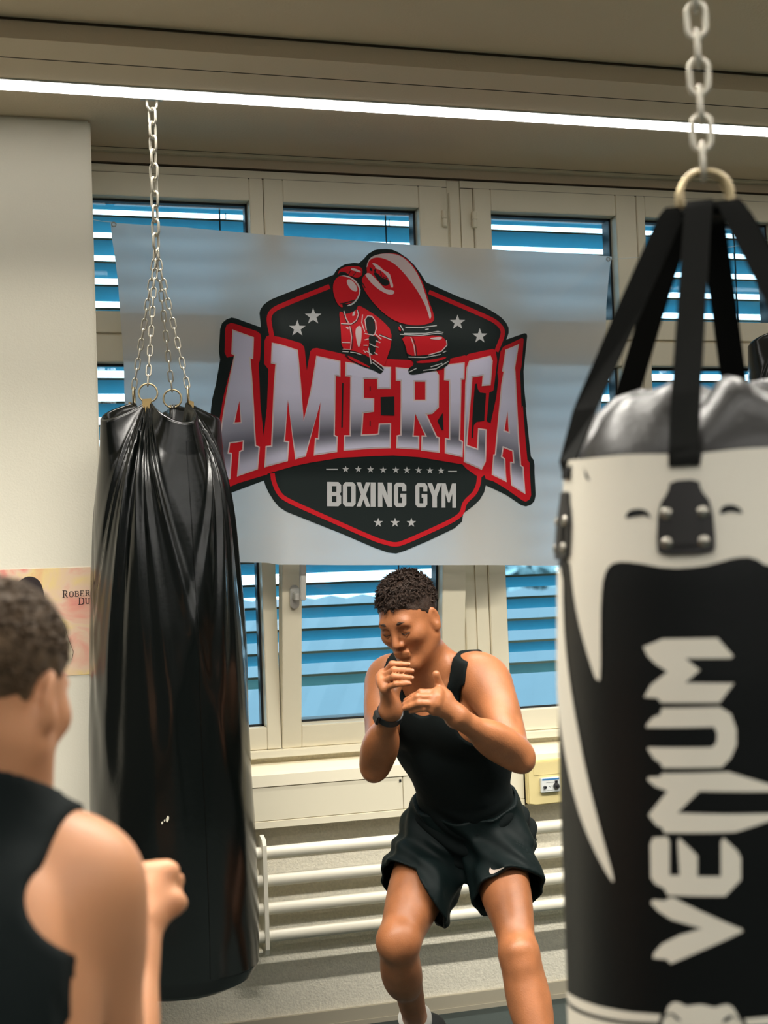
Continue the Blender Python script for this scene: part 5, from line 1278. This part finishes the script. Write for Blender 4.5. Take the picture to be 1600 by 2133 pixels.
# wrist band
wd = unit(J['wrR']-J['elR']); bc = J['wrR']-wd*.020; e1 = unit(np.cross(wd, FW)); e2 = np.cross(wd, e1)
wb = MB(); vs_ = []; n_ = 36; loop = ((-.010, .0300), (-.010, .0335), (.010, .0325), (.010, .0290))
for i in range(n_):
    a_ = 2*math.pi*i/n_
    for h_, r_ in loop: vs_.append(bc+wd*h_+r_*(math.cos(a_)*e1+math.sin(a_)*e2*0.94))
wb.add(vs_, [(i*4+k, i*4+(k+1) % 4, ((i+1) % n_)*4+(k+1) % 4, ((i+1) % n_)*4+k) for i in range(n_) for k in range(4)])
wbo = wb.build('wrist_band', MT['black'], man, smooth=True, angle=40)
cwn = unit(-CR*0.8-FW*0.5); cwn = unit(cwn-wd*np.dot(cwn, wd)); cs = np.cross(wd, cwn); cc = bc+cwn*.0345
vs_ = [cc+wd*a_*.017+cs*b_*.012+cwn*c_ for c_ in (-.004, .004) for a_, b_ in ((-1, -1), (1, -1), (1, 1), (-1, 1))]
MB().add(vs_, [(0, 1, 2, 3), (4, 5, 6, 7), (0, 1, 5, 4), (1, 2, 6, 5), (2, 3, 7, 6), (3, 0, 4, 7)]).build('watch_case', MT['black'], wbo, bevel=.002)
# socks and shoes
for side, pitch_, hz in (('L', 0.0, 0), ('R', 0.42, 0)):
    an, kn = J['a'+side], J['k'+side]; sk = unit(an-kn); td = FA*1.0+(-LA*0.1 if side == 'L' else -LA*0.5)
    an2 = an.copy()
    mb = MB(); top_ = an-sk*(.055 if side == 'L' else .030)
    mb.tube([top_-sk*.001, top_+sk*.006, an+sk*.006, an+sk*.05], [.0455, .0475, .0455, .042], 28).build('sock', MT['sock'], man, smooth=True)
    shoe(man, an+sk*.012, td, pitch=pitch_)
# ---------------------------------------------------------------- the man seen from behind at the left
K = {k: at(*v) for k, v in dict(head=(-8,1446,1.55), neck=(-48,1704,1.54), shR=(166,1842,1.53), shL=(-335,1840,1.585), elR=(240,2330,1.60), wrR=(292,1930,1.76), elL=(-320,2290,1.72), wrL=(-90,1860,1.92)).items()}
fwd0 = unit(np.array([FW[0], FW[1], 0])*math.cos(.30)+np.array([CR[0], CR[1], 0])*math.sin(.30))
man2 = thing('person', 'man seen from behind at the left edge, brown hair, black tank top, fist raised', 'person', (K['neck'][0]+.05, K['neck'][1]+.05, 0))
sm2 = (K['shR']+K['shL'])/2; hp2 = np.array([sm2[0]-fwd0[0]*.16, sm2[1]-fwd0[1]*.16, .63]); UP2 = sm2-hp2; TL2 = np.linalg.norm(UP2)
L2, F2, U2 = frame_ax(UP2, K['shL']-K['shR'])
if np.dot(F2, fwd0) < 0: F2 = -F2
t2 = lambda l, f, t: hp2+UP2*t+L2*l+F2*f
def torso2(Fd, inf=0.0):
    Fd.ell(t2(0, -.01, .02), (L2, F2, U2), (.16, .11, .13), .05, inf=inf)
    for q in (1, -1): Fd.ell(t2(q*.075, -.06, -.06), (L2, F2, U2), (.085, .078, .10), .05, inf=inf)
    Fd.ell(t2(0, 0, .28), (L2, F2, U2), (.135, .100, .15), .06, inf=inf); Fd.ell(t2(0, 0, .60), (L2, F2, U2), (.158, .112, .17), .06, inf=inf)
    Fd.ell(t2(0, -.012, .84), (L2, F2, U2), (.172, .102, .12), .05, inf=inf)
    for q in (1, -1):
        sh = K['shL'] if q == 1 else K['shR']
        Fd.ell(t2(q*.085, -.085, .76), (L2, F2, U2), (.085, .050, .13), .04, inf=inf); Fd.ell(t2(q*.13, -.01, .66), (L2, F2, U2), (.05, .075, .14), .04, inf=inf); Fd.ell(t2(q*.075, .072, .80), (L2, F2, U2), (.085, .04, .06), .03, inf=inf)
        Fd.cone(K['neck']-U2*.03, sh+U2*.030-L2*q*.03, .050, .044, .05, inf=inf)
    Fd.cone(t2(0, -.02, .9), K['neck'], .08, .06, .04, inf=inf)
hips = [t2(q*.088, 0, -.02) for q in (1, -1)]
knees = [h+fwd0*.26+L2*q*.04-np.array([0, 0, .22]) for h, q in zip(hips, (1, -1))]
ank = [np.array([k[0], k[1], .095])-fwd0*.05+L2*q*.03 for k, q in zip(knees, (1, -1))]
allp = np.array(list(K.values())+hips+knees+ank); Fb = Field(allp.min(0)-.20, allp.max(0)+.20, 0.0052)
torso2(Fb)
for side, q in (('L', 1), ('R', -1)):
    sh, el, wr = K['sh'+side], K['el'+side], K['wr'+side]
    Fb.ell(sh, np.eye(3), (.066,)*3, .04); ax_ = unit(el-sh); out = unit(L2*q-ax_*np.dot(L2*q, ax_))
    Fb.ell(sh+ax_*.05+out*.012, (ax_, out, np.cross(ax_, out)), (.092, .050, .058), .03); Fb.cone(sh, el, .050, .037, .03)
    fold = unit((wr-el)-ax_*np.dot(wr-el, ax_)); limb_muscles(Fb, sh, el, [(.55, fold, .018, (.09, .032, .036), .025), (.48, -fold, .020, (.11, .030, .040), .025)])
    Fb.ell(el, np.eye(3), (.036,)*3, .02); Fb.cone(el, wr, .039, .027, .025); limb_muscles(Fb, el, wr, [(.28, -ax_, .010, (.09, .032, .038), .025)])
    # closed fist
    fd = unit(wr-el); sd = unit(np.cross(fd, F2)); nv = np.cross(sd, fd)
    if np.dot(nv, F2) < 0: nv, sd = -nv, -sd
    base = wr; mc = [wr+fd*.070+sd*o for o in (-.027, -.009, .009, .026)]; pi_ = [m+nv*.036+fd*.010 for m in mc]; ti = [m+nv*.032-fd*.024 for m in mc]
    hand_prims(Fb, wr, mc, pi_, ti, (.0086, .0090, .0088, .0078), [wr+fd*.035-sd*.034+nv*.012, wr+fd*.052-sd*.030+nv*.045, wr+fd*.045-sd*.004+nv*.058], .018)
for h, k, a_ in zip(hips, knees, ank):
    Fb.cone(h, k, .090, .056, .04); Fb.cone(k, a_, .052, .036, .03); Fb.ell(k+fwd0*.012, np.eye(3), (.05,)*3, .03); limb_muscles(Fb, k, a_, [(.3, -fwd0, .028, (.13, .045, .05), .03)]); Fb.ell(a_, np.eye(3), (.038,)*3, .02)
h2l = np.cross(np.array([0, 0, 1.0]), fwd0); pit = math.radians(14); h2f = fwd0*math.cos(pit)-np.array([0, 0, math.sin(pit)]); h2u = np.cross(h2f, h2l)
g2, hax2 = head_prims(Fb, K['head'], h2f, h2l, h2u, 0.87, K['neck'])
body2 = Fb.mesh('body', MT['skin2'], man2, 2); del Fb
Ft = Field(t2(0, 0, .4)-.48, t2(0, 0, .4)+.48, 0.006)
torso2(Ft, .007)
for q in (1, -1):
    sh, el = (K['shL'], K['elL']) if q == 1 else (K['shR'], K['elR']); ax_ = unit(el-sh); out = unit(L2*q-ax_*np.dot(L2*q, ax_))
    Ft.ell(sh, np.eye(3), (.066,)*3, .04, inf=.007); Ft.ell(sh+ax_*.05+out*.012, (ax_, out, np.cross(ax_, out)), (.092, .050, .058), .03, inf=.007); Ft.cone(sh, sh+(el-sh)*.12, .050, .048, .03, inf=.007)
Ft.cone(K['head']+.87*(-.024*h2f-.05*h2u), K['neck'], .0543, .0621, .045, inf=.007)
X, Y, Z = Ft.grid(); rel = (X-hp2[0], Y-hp2[1], Z-hp2[2]); t_ = (rel[0]*U2[0]+rel[1]*U2[1]+rel[2]*U2[2])/TL2; l2 = rel[0]*L2[0]+rel[1]*L2[1]+rel[2]*L2[2]; f2 = rel[0]*F2[0]+rel[1]*F2[1]+rel[2]*F2[2]
d = Ft.a; d = np.maximum(d, .06*(1-np.sqrt(((np.abs(l2)-.222)/.090)**2+((t_-.98)/.165)**2)))
d = np.maximum(d, .06*(1-np.sqrt((l2/.066)**2+((t_-1.30)/np.where(f2 > 0, .42, .09))**2))); d = np.maximum(d, (-.16-t_)*TL2); d = np.maximum(d, np.where(np.abs(l2) > .178, .02, -1)); d = np.maximum(d, np.where(f2 > .0, (t_-1.0)*.3+(f2-.02)*.0-.0, (t_-1.225)*TL2)); d = np.maximum(d, np.where(t_ > .95, np.abs(l2)-.134, -1))
Ft.a = d.astype(np.float32); Ft.mesh('tank_top', MT['top'], man2, 1); del Ft
Fs = Field(np.minimum(hp2, (knees[0]+knees[1])/2)-.34, np.maximum(hp2, (knees[0]+knees[1])/2)+.34, 0.007)
Fs.ell(t2(0, -.01, .03), (L2, F2, U2), (.180, .135, .14), .05)
for q in (1, -1): Fs.ell(t2(q*.075, -.065, -.06), (L2, F2, U2), (.098, .09, .11), .05)
X, Y, Z = Fs.grid(); cutm = None
for h, k, q in zip(hips, knees, (1, -1)):
    th = unit(k-h); Fs.cone(h, h+(k-h)*.7, .115, .125, .05); al = (X-h[0])*th[0]+(Y-h[1])*th[1]+(Z-h[2])*th[2]; own = ((X-hp2[0])*L2[0]+(Y-hp2[1])*L2[1]+(Z-hp2[2])*L2[2])*q
    c = np.where(own > 0, al-.6*np.linalg.norm(k-h), -1); cutm = c if cutm is None else np.maximum(cutm, c)
d = np.maximum(np.maximum(Fs.a, -(Fs.a+.016)), cutm); d = np.maximum(d, (X-hp2[0])*U2[0]+(Y-hp2[1])*U2[1]+(Z-hp2[2])*U2[2]-.08)
Fs.a = d.astype(np.float32); Fs.mesh('shorts', MT['top'], man2, 1); del Fs
for a_, k in zip(ank, knees):
    sk = unit(a_-k); MB().tube([a_-sk*.07, a_+sk*.04], [.043, .041], 20).build('sock', MT['sock'], man2, smooth=True); shoe(man2, a_, fwd0)
Fh = Field(K['head']-.18, K['head']+.20, 0.005)
Fh.ell(K['head']+.87*(-.016*h2f+.043*h2u), hax2, (.0925, .0715, .0835), .02)
X, Y, Z = Fh.grid(); rr = (X-K['head'][0], Y-K['head'][1], Z-K['head'][2]); fa = sum(rr[i]*h2f[i] for i in range(3)); la = sum(rr[i]*h2l[i] for i in range(3)); ua = sum(rr[i]*h2u[i] for i in range(3))
fa, la, ua = fa/.87, la/.87, ua/.87
hl = np.where(fa > .02, .015+(fa-.02)*0.75, np.where(fa > -.028, .022, -.055-.3*np.clip(-fa-.028, 0, .1)))
Fh.a = np.maximum(Fh.a+.003*np.sin(fa*150+2*np.sin(la*120))*np.sin(la*140+ua*90), hl-ua).astype(np.float32); Fh.mesh('hair', MT['hair2'], man2, 1)
tufts('hair_lock', MT['hair2'], man2, g2, hax2, 1700, lambda p, v: p[2] > .05 or (p[0] < -.05 and p[2] > .0), (.105, .083, .096), lambda p, v: .006+.007*max(0, min(1, (p[2]-.05)/.06)), (.9, -.3, -.3), .87)
